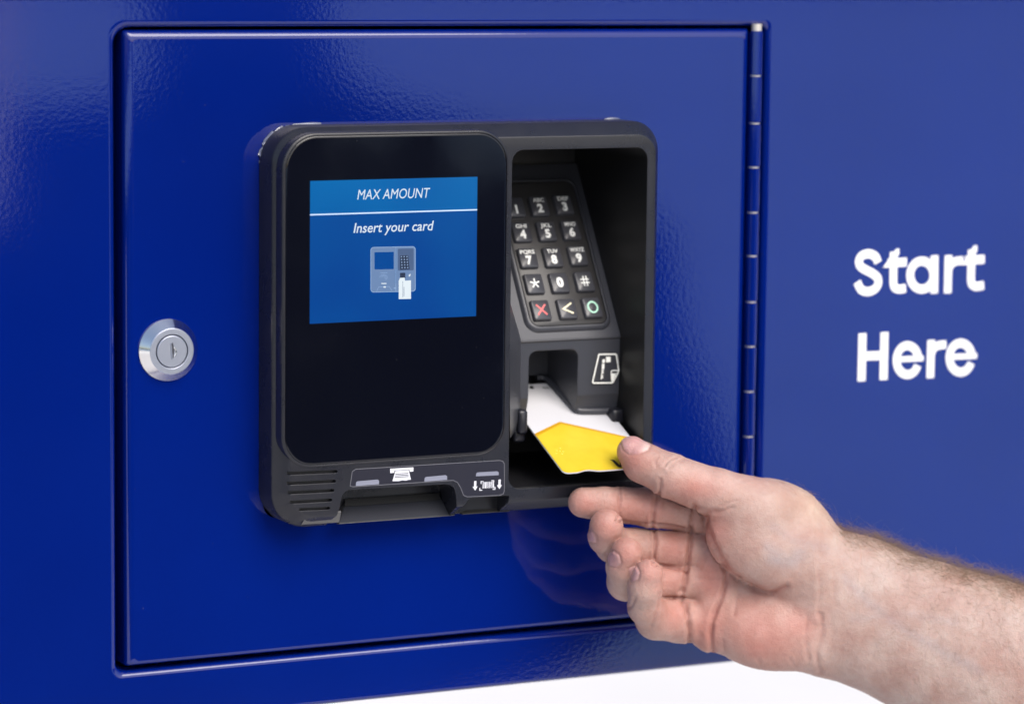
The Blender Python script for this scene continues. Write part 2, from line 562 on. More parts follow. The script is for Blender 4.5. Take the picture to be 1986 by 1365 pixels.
# ---------------------------------------------------------------- payment terminal
term = empty('payment_terminal')
tag(term, 'black payment terminal with a lit blue screen and a recessed keypad', 'payment terminal')
N1, NF = 17.5, 26.5
IN = .0070
bm = bmesh.new()
RO = .018
rq = (.016, .016, .019, .019)
def tl(i, n, q=0):
    return rloop(tx0 + i, tx1 - i, tz0 + i, tz1 - i, 0, n, rr=[max(.004, r_ - i * q) for r_ in rq])
loft(bm, [tl(.0030, -82), tl(.0030, 0.05), tl(.0004, 0.05), tl(0, .5), tl(0, N1 - 1.2), tl(.0003, N1 - .4), tl(.0009, N1 + .3),
          tl(IN - .0006, NF - .45, .75), tl(IN - .0002, NF - .12, .75), tl(IN + .0005, NF, .75)], True, True)
house = from_bm('housing', bm, PLASTIC, term)
cut = []
def cutter(bm):
    c = from_bm('cutter', bm); cut.append(c)
# compartment for keypad and card slot
rx0, rx1 = X(990, 600, NF), X(1251, 600, NF)
rz0, rz1 = Z(1110, 940, NF), Z(1110, 289, NF)
bm = bmesh.new()
loft(bm, [rloop(rx0, rx1, rz0, rz1, .0066, NF + 4), rloop(rx0, rx1, rz0, rz1, .0066, NF - 3), rloop(rx0, rx1, rz0, rz1, .0066, -72)], True, True)
cutter(bm)
# ventilation slits
for (xa, ya, xb, yb, hh) in ((564, 919.5, 660, 915.5, 6), (564, 939, 656.5, 934.5, 6), (565, 957, 653, 952.5, 6), (569, 975.5, 649, 971, 6), (585, 989.5, 645, 987, 5.5)):
    bm = bmesh.new()
    prism(bm, [P(xa, ya - hh / 2, NF + 3), P(xb - 2, yb - hh / 2, NF + 3), P(xb, yb, NF + 3), P(xb - 2, yb + hh / 2, NF + 3), P(xa, ya + hh / 2, NF + 3)], out(-6.2))
    cutter(bm)
# receipt mouth and code reader mouth, both open at the bottom edge
bm = bmesh.new()
mouth = smooth_path([P(x, y, NF + 3) for x, y in ((664, 982), (669, 961), (680, 951.5))], 4) + smooth_path([P(x, y, NF + 3) for x, y in ((866, 940.5), (880, 943), (888, 955), (891, 985))], 4) + [P(891, 1040, NF + 3), P(648, 1065, NF + 3), P(652, 1020, NF + 3)]
prism(bm, mouth, out(-24))
cutter(bm)
bm = bmesh.new()
prism(bm, [P(x, y, NF + 3) for x, y in ((914, 970), (919, 967), (988, 962.5), (993, 964), (990, 980), (986, 1020), (890, 1030), (900, 988))], out(-16))
cutter(bm)
boolean(house, cut)
house.data.materials.append(INNER)
for pl in house.data.polygons:      # glossy black walls of the compartment
    c_ = pl.center
    if rx0 - 1e-4 < c_.x < rx1 + 1e-4 and rz0 - 1e-4 < c_.z < rz1 + 1e-4 and c_.y > -NF * .001 + .0004: pl.material_index = 1
house.data.polygons.foreach_set('use_smooth', [True] * len(house.data.polygons))
house.data.set_sharp_from_angle(angle=math.radians(28))

bm = bmesh.new()
SEAL = mat('clear_sealant', (.10, .11, .17), rough=.12, spec=.8)
lp = [p for p in tl(-.0002, .5) if p.z > tz1 - .02 and p.x < tx0 + .03]
lp.sort(key=lambda p: (p.x - p.z))
lp += [Vector((tx0 + .022 + .004 * k, -.0005, tz1 + .0002)) for k in range(4)]
tube(bm, lp, [.0004 + .0006 * (.5 + .5 * math.sin(k * 1.1)) for k in range(len(lp))], 8)
from_bm('sealant_bead', bm, SEAL, term, smooth=60)
bm = bmesh.new()
tube(bm, [Vector((X(px_, 236, .5), -.0005, tz1 + .0002)) for px_ in (1172, 1180, 1188, 1196, 1202)], [.0003, .0009, .0011, .0008, .0003], 8)
from_bm('sealant_bead', bm, SEAL, term, smooth=60)
# dark clip at the bottom chamfer and receipt chute
bm = bmesh.new()
cp = [P(668, 976, 6), P(872, 961, 6), P(882, 999.5, 17.4), P(657, 1016, 17.4)]
prism(bm, cp, Vector((0, .003, -.0005)))
from_bm('receipt_chute', bm, GREYP, term)
bm = bmesh.new()
prism(bm, [P(669, 968, 6.6), P(852, 955.5, 6.6), P(853, 968.5, 8.2), P(668, 981.5, 8.2)], out(.3))
from_bm('receipt_slit', bm, DARK, term)
bm = bmesh.new()
prism(bm, [P(905, 984, 11), P(990, 978, 11), P(988, 991.5, 17.2), P(896, 997.5, 17.2)], Vector((0, .003, 0)))
from_bm('reader_mouth', bm, PADM, term)
bm = bmesh.new()
nrm_ch = Vector((0, -.62, -.78)).normalized()
c0, c1, c2, c3 = P(596, 993.5, NF - 1.1), P(661, 989.5, NF - 1.1), P(657, 1010, 19.6), P(583, 1014.5, 19.6)
prism(bm, [c0, c1, c2, c3], nrm_ch * .0009)
STK = mat('glossy_insert', (.045, .042, .040), rough=.14, spec=1.0)
add_bump(STK, [(noise(STK, 90, 2), 3e-4)], edge=.0006)
ins = from_bm('chamfer_insert', bm, STK, term)
bm = bmesh.new()
cc = (c0 * .62 + c1 * .38) * .62 + (c3 * .62 + c2 * .38) * .38 + nrm_ch * .0010
u_ = (c1 - c0).normalized(); v_ = nrm_ch.cross(u_)
prism(bm, [cc + u_ * (.0034 * math.cos(a) + .0006) + v_ * .00085 * math.sin(a) for a in [2 * math.pi * k / 16 for k in range(16)]], nrm_ch * .0001)
from_bm('sensor_hole', bm, DARK, ins)

# screen: bezel, glass, lit picture
NB = NF + .5
sx0, sx1 = X(547, 600, NB), X(984, 600, NB)
sz0, sz1 = Z(760, 896.5, NB), Z(760, 255, NB)
gx0, gx1 = X(554, 600, NB), X(980, 600, NB)
gz0, gz1 = Z(760, 891, NB), Z(760, 262, NB)
screen = empty('screen'); screen.parent = term
bm = bmesh.new()
rb = (.0165, .0175, .0185, .0165)
def bl(i, n): return rloop(sx0 + i, sx1 - i, sz0 + i, sz1 - i, 0, n, rr=[r_ - i for r_ in rb])
g = 2.0
def gl(i, n): return rloop(gx0 + i, gx1 - i, gz0 + i, gz1 - i, 0, n, rr=[r_ - .0015 - i for r_ in rb])
loft(bm, [bl(0, N1 - 2), bl(0, NB - .9), bl(.0003, NB - .3), bl(.0009, NB), gl(-.0002, NB), gl(-.0001, NB - .6)])
from_bm('screen_bezel', bm, PLASTIC, screen, smooth=40)
bm = bmesh.new()
loft(bm, [gl(.0001, NB - .8), gl(.0001, NB - .25), gl(.0006, NB - .02), gl(.0010, NB - .02)], False, True)
from_bm('screen_glass', bm, GLASS, screen, smooth=40)
# backlit picture
def disp(name, c_lo, c_hi, scale):
    m_ = mat(name, (.001, .002, .006), rough=.12)
    N, L, b = nodes(m_)
    n_ = noise(m_, scale, 2)
    ramp(m_, n_.outputs['Fac'], [(.3, c_lo), (.75, c_hi)], 'Emission Color')
    b.inputs['Emission Strength'].default_value = 1.0
    return m_
D_BODY = disp('display_blue', (.0003, .026, .150), (.0005, .060, .200), 9)
D_HEAD = disp('display_header', (.0005, .046, .185), (.0006, .100, .270), 9)
D_TXT = mat('display_text', (.1, .1, .1), rough=.2, emis=(.31, .37, .43), estr=.95)
D_LINE = mat('display_line', (.1, .1, .1), rough=.2, emis=(.30, .40, .54), estr=.95)
D_ICO = mat('display_icon', (.05, .05, .05), rough=.2, emis=(.036, .09, .20), estr=1)
D_ICO2 = mat('display_icon_light', (.05, .05, .05), rough=.2, emis=(.105, .18, .31), estr=1)
D_ICOD = mat('display_icon_dark', (.01, .01, .01), rough=.2, emis=(.004, .012, .036), estr=1)
D_CARD = mat('display_card', (.1, .1, .1), rough=.2, emis=(.33,.38,.41), estr=1)
q = [(601, 350.3), (925.8, 344), (601, 627.4), (923.1, 613.8)]
ax0, ax1 = X(601, 490, NB), X(924.6, 480, NB)
az0, az1 = Z(762, 620.5, NB), Z(762, 347.2, NB)
def flat(bm, x0, x1, z0, z1, n, mi=0):
    f = bm.faces.new([bm.verts.new(Vector((x, -n * .001, z))) for x, z in ((x0, z0), (x1, z0), (x1, z1), (x0, z1))])
    f.material_index = mi
azl = Z(762, 412.5, NB)
bm = bmesh.new()
flat(bm, ax0, ax1, az0, azl, NB + .03, 0)
flat(bm, ax0, ax1, azl + .0003, az1, NB + .03, 1)
flat(bm, ax0, ax1, azl - .0002, azl + .0005, NB + .05, 2)
display = from_bm('display', bm, [D_BODY, D_HEAD, D_LINE], screen)
UX, UZ = Vector((1, 0, 0)), Vector((0, 0, 1))
S_ = .2555e-3
bm = bmesh.new()
place_text(bm, 'MAX AMOUNT', P(764, 376, NB + .06), UX, UZ, NY, 19.5 * S_, width=143 * S_ / .892, shear=.2, bold=0, lift=0)
from_bm('caption', bm, D_TXT, display)
bm = bmesh.new()
place_text(bm, 'Insert your card', P(764, 440, NB + .06), UX, UZ, NY, 19.5 * S_, width=158 * S_ / .892, shear=.2, bold=.008, lift=0)
from_bm('caption', bm, D_TXT, display)
# little picture of the terminal on the screen
def ip(x, y, n): return P(590 + x * .21985, 340 + y * .21985, NB + n)
bm = bmesh.new()
def poly(bm, pts, mi): 
    f = bm.faces.new([bm.verts.new(p) for p in pts]); f.material_index = mi
def rpoly(x0, y0, x1, y1, r, n, skew=0):
    pts = []
    for (cx, cy, a0) in ((x1 - r, y1 - r, 0), (x0 + r, y1 - r, 90), (x0 + r, y0 + r, 180), (x1 - r, y0 + r, 270)):
        for k in range(5):
            a = math.radians(a0 + 22.5 * k)
            x, y = cx + r * math.cos(a), cy + r * math.sin(a)
            pts.append(ip(x, y - (x - 780) * .02, n))
    return pts
poly(bm, rpoly(585, 630, 983, 1030, 28, .06), 1)
poly(bm, rpoly(591, 636, 977, 1024, 24, .075), 0)
poly(bm, rpoly(598, 640, 815, 968, 22, .09), 0)
poly(bm, rpoly(620, 676, 790, 828, 3, .10), 4)
poly(bm, rpoly(806, 636, 811, 1024, 2, .09), 1)
poly(bm, rpoly(826, 650, 966, 842, 10, .09), 2)
poly(bm, [ip(*p, .10) for p in ((845, 710), (916, 706), (930, 828), (846, 834))], 5)
for r_ in range(5):
    for c_ in range(3):
        poly(bm, rpoly(852 + c_ * 25 + r_ * 1.5, 716 + r_ * 24, 862 + c_ * 25 + r_ * 1.5, 726 + r_ * 24, 2, .11), 1)
poly(bm, rpoly(845, 862, 892, 912, 4, .10), 5)
poly(bm, [ip(*p, .11) for p in ((846, 905), (886, 903), (890, 930), (942, 926), (942, 1090), (834, 1092), (834, 930))], 3)
poly(bm, [ip(*p, .12) for p in ((868, 935), (871, 935), (871, 1075), (868, 1075))], 2)
poly(bm, [ip(*p, .12) for p in ((878, 985), (882, 985), (882, 1068), (878, 1068))], 2)
for rr_ in (34, 24, 14):
    cpts = [ip(700 + rr_ * math.cos(a) * 1.0, 900 - rr_ * .75 * math.sin(a), .1) for a in [math.radians(-60 + 240 * k / 14) for k in range(15)]]
    stroke(bm, cpts, .00016, 1, thick=.00001, mi=1)
poly(bm, rpoly(680, 949, 726, 957, 2, .10), 3)
poly(bm, rpoly(672, 856, 735, 860, 1, .10), 1)
stroke(bm, [ip(640, 1024, .09), ip(656, 985, .09), ip(750, 982, .09), ip(775, 1018, .09)], .00025, 1, thick=.00001, mi=1)
poly(bm, rpoly(700, 978, 720, 990, 2, .11), 3)
poly(bm, rpoly(790, 990, 806, 1002, 2, .11), 1)
poly(bm, [ip(*p, .1) for p in ((922, 880), (936, 868), (938, 884), (924, 896))], 3)
from_bm('pictogram', bm, [D_ICO, D_ICO2, mat('display_icon_mid', (.03, .03, .03), rough=.2, emis=(.014, .042, .11)), D_CARD, D_BODY, D_ICOD], display, weld=False)

# printed label strip below the screen
bm = bmesh.new()
strip = [(683, 914), (690, 909.5), (968, 892.5), (975, 894), (978, 899), (978, 951), (976, 957), (970, 960), (906, 963), (899, 960), (893, 945), (887, 935), (879, 931), (684, 943.5), (679, 942)]
sp3 = [P(x, y, NF + .02) for x, y in strip]
prism(bm, sp3, out(.05), 0)
stroke(bm, [p + out(.05) for p in sp3], .0003, 1, thick=.00006, closed=True, mi=1)
from_bm('label_strip', bm, [PLASTIC_LOW, OUTL], term, weld=False)
def bar(x0, y0, x1, y1, hh):
    bm = bmesh.new()
    pts = [P(x, y, NF + .08) for x, y in ((x0, y0 + hh / 2), (x0 + .5, y0 - hh / 2 + 2), (x0 + 3, y0 - hh / 2), (x1 - 3, y1 - hh / 2), (x1, y1 - hh / 2 + 2), (x1, y1 + hh / 2))]
    prism(bm, pts, out(.12))
    from_bm('light_bar', bm, LEDM, term)
bar(690, 937.5, 735, 934, 9); bar(823, 929, 867, 925.5, 9); bar(923, 919.5, 967, 917.3, 7.5)
def dp(x, y, n=.10): return P(640 + x * .18127, 880 + y * .18127, NF + n)
bm = bmesh.new()
prism(bm, [dp(*p) for p in ((643, 158), (892, 143), (892, 186), (852, 190), (850, 168), (688, 178), (688, 200), (645, 205))], out(.03), 0)
prism(bm, [dp(*p) for p in ((700, 182), (842, 173), (866, 274), (840, 276), (815, 284), (770, 281), (740, 290), (668, 290))], out(.04), 0)
for k in range(3):
    prism(bm, [dp(*p, .145) for p in ((700 - k * 4, 212 + k * 17), (838 + k * 2, 203 + k * 17), (838 + k * 2, 210 + k * 17), (700 - k * 4, 219 + k * 17))], out(.02), 1)
from_bm('receipt_symbol', bm, [PRINT, PLASTIC_LOW], term, weld=False)
bm = bmesh.new()
for ax in (1553, 1813):
    ay = 290 - (ax - 1553) * .062
    prism(bm, [dp(*p) for p in ((ax - 10, ay), (ax + 14, ay - 1), (ax + 12, ay + 58), (ax + 27, ay + 56), (ax, ay + 102), (ax - 28, ay + 60), (ax - 12, ay + 59))], out(.03), 0)
for bx, by, sx_, sy_ in ((1612, 290, 1, 1), (1756, 281, -1, 1), (1598, 392, 1, -1), (1770, 382, -1, -1)):
    prism(bm, [dp(*p) for p in ((bx, by), (bx + 30 * sx_, by), (bx + 30 * sx_, by + 9 * sy_), (bx + 9 * sx_, by + 9 * sy_), (bx + 9 * sx_, by + 30 * sy_), (bx, by + 30 * sy_))], out(.03), 0)
xx = 1636
for wd, gp in ((5, 5), (9, 6), (16, 6), (6, 5), (5, 5), (9, 5), (5, 4), (7, 5), (12, 0)):
    t_ = 300 - (xx - 1636) * .05
    prism(bm, [dp(*p) for p in ((xx, t_), (xx + wd, t_), (xx + wd + (xx - 1690) * .12, t_ + 68), (xx + (xx - 1690) * .12, t_ + 68))], out(.03), 0)
    xx += wd + gp
from_bm('barcode_symbol', bm, PRINT, term, weld=False)

# keypad slope inside the compartment
A_ = P(1206, 652, 0.5); B_ = P(1135, 374, -44)
rise = Vector((0, B_.y - A_.y, B_.z - A_.z)).normalized()
SN = Vector((1, 0, 0)).cross(rise).normalized()
if SN.y > 0: SN = -SN
def K(px, py, lift=0.0): return on(px, py, A_ + SN * lift * .001, SN)
kx1 = rx1 - .0002
kx0 = rx0 + .0002
def sl_pt(x, s, lift=0.0): return Vector((x, A_.y, A_.z)) + rise * s + SN * lift * .001
Ltop = .105
bm = bmesh.new()
prism(bm, [sl_pt(kx0, -.0005), sl_pt(kx1, -.0005), sl_pt(kx1, Ltop), sl_pt(kx0, Ltop)], -SN * .004)
from_bm('keypad_slope', bm, GREYP, term)
bm = bmesh.new()      # raised rim round the keys
def kloop(pxs, lift, k=5): return smooth_path([K(x, y, lift) for x, y in pxs], k, True)
# rim corners in slope coordinates
bl_, br_ = K(1034, 634, 2), K(1181, 627, 2)
tl_, tr_ = K(970, 353, 2), K(1124, 350, 2)
def sc(p): d = p - A_; return (d.x, d.dot(rise))
u0 = sc(bl_)[0] - .001; u1 = sc(br_)[0]; s0 = sc(br_)[1]; s1 = sc(tr_)[1]
def kr(i, lift, r):
    pts = []
    xa, xb, sa, sb = u0 + i, u1 - i, s0 + i, s1 - i
    for (cx, cs, a0) in ((xb - r, sa + r, -90), (xb - r, sb - r, 0), (xa + r, sb - r, 90), (xa + r, sa + r, 180)):
        for k in range(9):
            a = math.radians(a0 + 11.25 * k)
            pts.append(Vector((A_.x, A_.y, A_.z)) + Vector((cx + r * math.cos(a), 0, 0)) + rise * (cs + r * math.sin(a)) + SN * lift * .001)
    return pts
loft(bm, [kr(-.0028, .05, .0075), kr(-.0020, 1.6, .007), kr(-.0008, 2.3, .0062), kr(-.0001, 2.3, .0055), kr(0, 1.9, .0055)])
from_bm('keypad_rim', bm, GREYP, term, smooth=50)
bm = bmesh.new()
loft(bm, [kr(.0004, 0.1, .005), kr(.0004, 1.7, .005), kr(.0008, 2.0, .0048)], False, True)
from_bm('keypad_mat', bm, PADM, term, smooth=40)
keys = [('1', '', 1000, 401), ('2', 'ABC', 1046, 399), ('3', 'DEF', 1093.5, 396),
        ('4', 'GHI', 1012.5, 449.5), ('5', 'JKL', 1060.5, 448), ('6', 'MNO', 1107.5, 445.5),
        ('7', 'PQRS', 1024.5, 499.5), ('8', 'TUV', 1073, 498), ('9', 'WXYZ', 1121, 495),
        ('*', '', 1037, 549.5), ('0', '', 1085.5, 547.5), ('#', '', 1134, 545),
        ('x', '', 1050, 600.5), ('<', '', 1100.5, 598), ('o', '', 1149, 595.5)]
kw, kh = .0053, .0058
for ch, sub, kx, ky in keys:
    c = K(kx - 1, ky + 1.5, 3.3)
    bm = bmesh.new()
    def sq(i, lift, r=.0011):
        pts = []
        for (cx, cs, a0) in ((kw - i - r, -(kh - i - r), -90), (kw - i - r, kh - i - r, 0), (-(kw - i - r), kh - i - r, 90), (-(kw - i - r), -(kh - i - r), 180)):
            for k in range(5):
                a = math.radians(a0 + 22.5 * k)
                pts.append(c + UX * (cx + r * math.cos(a)) + rise * (cs + r * math.sin(a)) + SN * lift * .001)
        return pts
    loft(bm, [sq(-.0003, -1.4), sq(0, .3), sq(.0002, .75), sq(.0006, 1.0)], False, True)
    ko = from_bm('key', bm, KEYM, term, smooth=40)
    bm = bmesh.new()
    top = c + SN * .00108
    lm = LEGEND
    if ch.isdigit():
        if sub or ch == '1':
            place_text(bm, ch, top - rise * .0016, UX, rise, SN, .0052, bold=.045)
            if sub: place_text(bm, sub, top + rise * .0033, UX, rise, SN, .0023, width=.0020 * len(sub) + .0006, bold=.018)
        else:
            place_text(bm, ch, top, UX, rise, SN, .0058, bold=.05)
    elif ch == '*':
        for k in range(5):
            a = math.radians(90 + 72 * k)
            stroke(bm, [top, top + UX * .0029 * math.cos(a) + rise * .0029 * math.sin(a)], .0007, k, SN, thick=.00003)
    elif ch == '#':
        for k, (dx, ds) in enumerate(((-.0009, 0), (.0009, 0))):
            stroke(bm, [top + UX * dx - rise * .003, top + UX * (dx + .0003) + rise * .003], .0006, k, SN, thick=.00003)
        for k, ds in enumerate((-.001, .001)):
            stroke(bm, [top + rise * ds - UX * .0026, top + rise * ds + UX * .0026], .0006, k + 2, SN, thick=.00003)
    elif ch == 'x':
        lm = LEGRED
        for k, s in enumerate((1, -1)):
            stroke(bm, [top - UX * .0027 - rise * .0030 * s, top + UX * .0027 + rise * .0030 * s], .0009, k, SN, thick=.00005)
    elif ch == '<':
        lm = LEGYEL
        stroke(bm, [top + UX * .0028 + rise * .0030, top - UX * .0027 - rise * .0002, top + UX * .0028 - rise * .0030], .0009, 0, SN, thick=.00005)
    else:
        lm = LEGGRN
        stroke(bm, [top + UX * .0028 * math.cos(a) + rise * .0031 * math.sin(a) for a in [2 * math.pi * k / 28 for k in range(28)]], .0009, 0, SN, thick=.00005, closed=True)
    from_bm('key_legend', bm, lm, ko, weld=False)

# card reader block under the keypad, with a notch that bares the card
CT = math.radians(25)
CDIR = Vector((0, -math.cos(CT), -math.sin(CT)))          # the way the card slides out
CN = Vector((0, -math.sin(CT), math.cos(CT)))
CO = P(1150, 806, -2)                                       # a point of the card's upper face
def C(px, py, lift=0.0): return on(px, py, CO + CN * lift * .001, CN)
zt = Z(1110, 655.5, .5); zm = Z(1110, 768, 0); 
def cardz(yy, lift): return CO.z + (yy - CO.y) / CDIR.y * CDIR.z + lift * .001 / CN.z
bm = bmesh.new()
lipc = C(1150, 797.5, 1.5)
zb = lipc.z + .0012
sec = [(-.0005, zt), (.0002, zt - .0016), (.0008, zm), (lipc.y, zb), (.060, zb + (.060 - lipc.y) * math.tan(CT)), (.060, zt + .02), (.012, zt + .004)]
prism(bm, [Vector((kx0, y, z)) for y, z in sec], Vector((kx1 - kx0, 0, 0)))
block = from_bm('reader_block', bm, GREYP, term)
bm = bmesh.new()
nx0, nx1, nz1 = X(1026, 730, 0), X(1121, 730, 0), Z(1075, 679, 0)
arc = [Vector((nx1, -.02, nz1 - .08)), Vector((nx1, -.02, nz1 - .0045))]
arc += [Vector((nx1 - .0045 + .0045 * math.cos(a), -.02, nz1 - .0045 + .0045 * math.sin(a))) for a in [math.radians(15 * k) for k in range(1, 7)]]
arc += [Vector((nx0 + .0045 + .0045 * math.cos(a), -.02, nz1 - .0045 + .0045 * math.sin(a))) for a in [math.radians(90 + 15 * k) for k in range(0, 7)]]
arc += [Vector((nx0, -.02, nz1 - .08))]
prism(bm, arc, Vector((0, .056, 0)))
c1_ = from_bm('cutter', bm)
boolean(block, [c1_])
# slot lip that follows the notch edge
bm = bmesh.new()
path = [C(1200, 796, 1.9), C(1130, 796.5, 1.9), C(1116, 792, 1.9), C(1103, 779, 1.9), C(1062, 736, 1.9), C(1040, 732, 1.9)]
tube(bm, smooth_path(path, 5), .0018, 10)
from_bm('slot_lip', bm, GREYP, term, smooth=60)
def lug(px, py, w_, h_, dp_, n_):
    bm = bmesh.new()
    c = P(px, py, n_)
    rg = []
    for i, dy in ((.0012, 0), (.0003, -.0006), (0, -.0016), (0, -.010)):
        rg.append([Vector((p.x, c.y - .004 - dy, p.z)) for p in rloop(c.x - w_ + i, c.x + w_ - i, c.z - h_ + i, c.z + h_ - i, .0016, 0, 5)])
    loft(bm, rg, True, True)
    from_bm('guide_lug', bm, PLASTIC, term, smooth=50)
lug(1193, 806, .0036, .0040, 0, 1.0)
lug(1009, 817, .0028, .0066, 0, 4.0)
lug(1002, 842, .0034, .0040, 0, 1.0)
# slanted cheek at the left of the slot
bm = bmesh.new()
ck = [P(989, 585, NF - 2), P(1010, 657, 1), P(1009, 800, 1), P(1000, 835, 6), P(989, 850, NF - 3)]
vs_ = [bm.verts.new(p) for p in ck] + [bm.verts.new(Vector((rx0 + .0002, .004, ck[k].z))) for k in (3, 0)]
bm.faces.new(vs_[:5])
bm.faces.new((vs_[0], vs_[6], vs_[1])); bm.faces.new((vs_[1], vs_[6], vs_[5], vs_[2])); bm.faces.new((vs_[2], vs_[5], vs_[3]))
from_bm('slot_cheek', bm, GREYP, term)
# compartment floor, black, and a ridge along its front edge
bm = bmesh.new()
prism(bm, [Vector((kx0, -NF * .001 + .002, rz0 + .0002)), Vector((kx1, -NF * .001 + .002, rz0 + .0002)), Vector((kx1, .07, rz0 + .006)), Vector((kx0, .07, rz0 + .006))], Vector((0, 0, -.001 + .0002)))
bm2 = None
from_bm('compartment_floor', bm, BLACKP, term)
bm = bmesh.new()
prism(bm, [Vector((kx0, .055, rz0)), Vector((kx1, .055, rz0)), Vector((kx1, .055, rz1)), Vector((kx0, .055, rz1))], Vector((0, .002, 0)))
from_bm('compartment_back', bm, BLACKP, term)
# printed card symbol on the block face
def sp4(x, y, n=.5): return P(1100 + x * .16115, 640 + y * .16115, n)
bm = bmesh.new()
outl = [(382, 293), (580, 290), (592, 300), (620, 485), (612, 510), (552, 625), (540, 634), (318, 637), (306, 625)]
stroke(bm, [sp4(*p) for p in outl], .00075, 0, thick=.00004, closed=True)
stroke(bm, [sp4(*p) for p in ((535, 620), (530, 500), (545, 487), (615, 486))], .0006, 1, thick=.00004)
prism(bm, [sp4(*p, .52) for p in ((534, 520), (590, 522), (550, 610), (536, 622))], out(.05))
prism(bm, [sp4(*p, .52) for p in ((468, 322), (522, 321), (522, 386), (468, 388))], out(.05))
for k, (ya, yb) in enumerate(((352, 395), (405, 470), (480, 495), (502, 535), (545, 558), (565, 590))):
    xk = 440 - (ya - 352) * .11
    wk = 15 if k < 2 else 13
    if k < 2: prism(bm, [sp4(*p, .52) for p in ((xk - wk, ya), (xk + wk, ya), (xk + wk - 4, yb), (xk - wk - 4, yb))], out(.05))
    else: stroke(bm, [sp4(xk - wk, yb), sp4(xk + 2, ya), sp4(xk + wk, (ya + yb) / 2)], .0006, k + 2, thick=.00004)
from_bm('card_symbol', bm, LEGEND, term, weld=False)

# ---------------------------------------------------------------- payment card
CARDW = mat('card_white', (.60, .60, .625), rough=.28)
CARDY = mat('card_yellow', (.80, .60, .028), rough=.3)
ny_ = noise(CARDY, 120, 3)
ramp(CARDY, ny_.outputs['Fac'], [(.35, (.62, .455, .026)), (.7, (.67, .50, .034))], 'Base Color')
CARDG = mat('card_gold', (.54, .29, .012), rough=.3)
INK = mat('black_ink', (.012, .012, .014), rough=.4)
cl = C(1020, 822); fl = C(1096, 917)
cx0 = (cl.x + fl.x) / 2
cx1 = cx0 + .0540
def cs(p): d = Vector(p) - CO; return d.dot(CDIR)
send = cs(fl)
def cpt(x, s, lift=0.0): return Vector((x, CO.y, CO.z)) + CDIR * s + CN * lift * .001
r = .0032
outline = []
for (cx, s_, a0) in ((cx1 - r, send - r, 0), (cx0 + r, send - r, 90), (cx0 + r, send - .0856 + r, 180), (cx1 - r, send - .0856 + r, 270)):
    for k in range(7):
        a = math.radians(a0 + 15 * k)
        outline.append((cx + r * math.cos(a), s_ + r * math.sin(a)))
    if a0 == 0:
        for px_ in (1166, 1161, 1157, 1151, 1143, 1135, 1128, 1123, 1119, 1114):
            base = C(px_, 912)
            dep = .0015 * (.5 - .5 * math.cos(2 * math.pi * (px_ - 1114) / 52))
            outline.append((base.x, send - dep))
bm = bmesh.new()
prism(bm, [cpt(x, s_, -.78) for x, s_ in outline], CN * .00078)
card = from_bm('payment_card', bm, CARDW)
tag(card, 'white and yellow bank card half pushed into the terminal slot', 'bank card')
yA, yB, yC = C(1041, 839), C(1085, 817.5), C(1213, 846)
def xs(p): return (p.x, cs(p))
a1, b1, c1 = xs(yA), xs(yB), xs(yC)
def ext(p, q_, x): return (x, p[1] + (q_[1] - p[1]) * (x - p[0]) / (q_[0] - p[0]))
sL = ext(b1, a1, cx0); sR = ext(b1, c1, cx1)
front_edge = [o_ for o_ in outline if o_[1] > send - .01]
bm = bmesh.new()
prism(bm, [cpt(x, s_, .02) for x, s_ in [sL, b1, sR] + front_edge], CN * .00004)
from_bm('gold_print', bm, CARDG, card)
bm = bmesh.new()
g_ = .0019
prism(bm, [cpt(x, s_, .07) for x, s_ in [(sL[0], sL[1] + g_ * 1.3), (b1[0] - .0002, b1[1] + g_ * 1.25), (sR[0], sR[1] + g_ * .9)] + front_edge], CN * .00004)
from_bm('yellow_print', bm, CARDY, card)
bm = bmesh.new()
prism(bm, [C(*p, .13) for p in ((1182, 891), (1191, 891.5), (1202, 901.5), (1204, 891), (1210, 891.5), (1205, 906), (1198, 905), (1188, 894))], CN * .00003)
from_bm('card_logo', bm, INK, card, weld=False)
bm = bmesh.new()
prism(bm, [C(*p, .05) for p in ((1026, 752), (1029, 748), (1033, 748), (1036, 754), (1031, 754))], CN * .00003)
for k in range(4):
    prism(bm, [C(1053 + k * 3.2 + dx, 750 + k * .3 + dy, .05) for dx, dy in ((0, 0), (1.8, 0), (1.8, 3), (0, 3))], CN * .00003)
from_bm('card_print', bm, INK, card, weld=False)
bm = bmesh.new()
for x, y in ((1086, 868), (1080, 873), (1085.5, 874), (1092, 874.5), (1079, 878), (1090, 879)):
    c = C(x, y, .1)
    rg = [[c + (UX * math.cos(2 * math.pi * k / 8) + CDIR * math.sin(2 * math.pi * k / 8)) * rr_ + CN * hh for k in range(8)] for rr_, hh in ((.0007, 0), (.0005, .00022), (.0002, .0003))]
    loft(bm, rg, False, True)
from_bm('raised_dots', bm, CARDY, card, smooth=60)

# ---------------------------------------------------------------- hand and forearm
# The figure is grown as one distance field (x right, y down, z towards the camera, in photograph pixels at the
# depth of the card) and meshed as a single closed surface.
D0 = (C(1228, 900) - CAM).dot(FWD)
PXM = D0 / FPX                                  # metres per unit
def hand_to_world(v):
    q_ = np.stack([(v[:, 0] - CX) / FPX, -(v[:, 1] - CY) / FPX], 1)
    d = D0 - v[:, 2] * PXM
    return (np.array(CAM)[None] + d[:, None] * (np.array(FWD)[None] + q_[:, :1] * np.array(RGT)[None] + q_[:, 1:] * np.array(UPV)[None]))

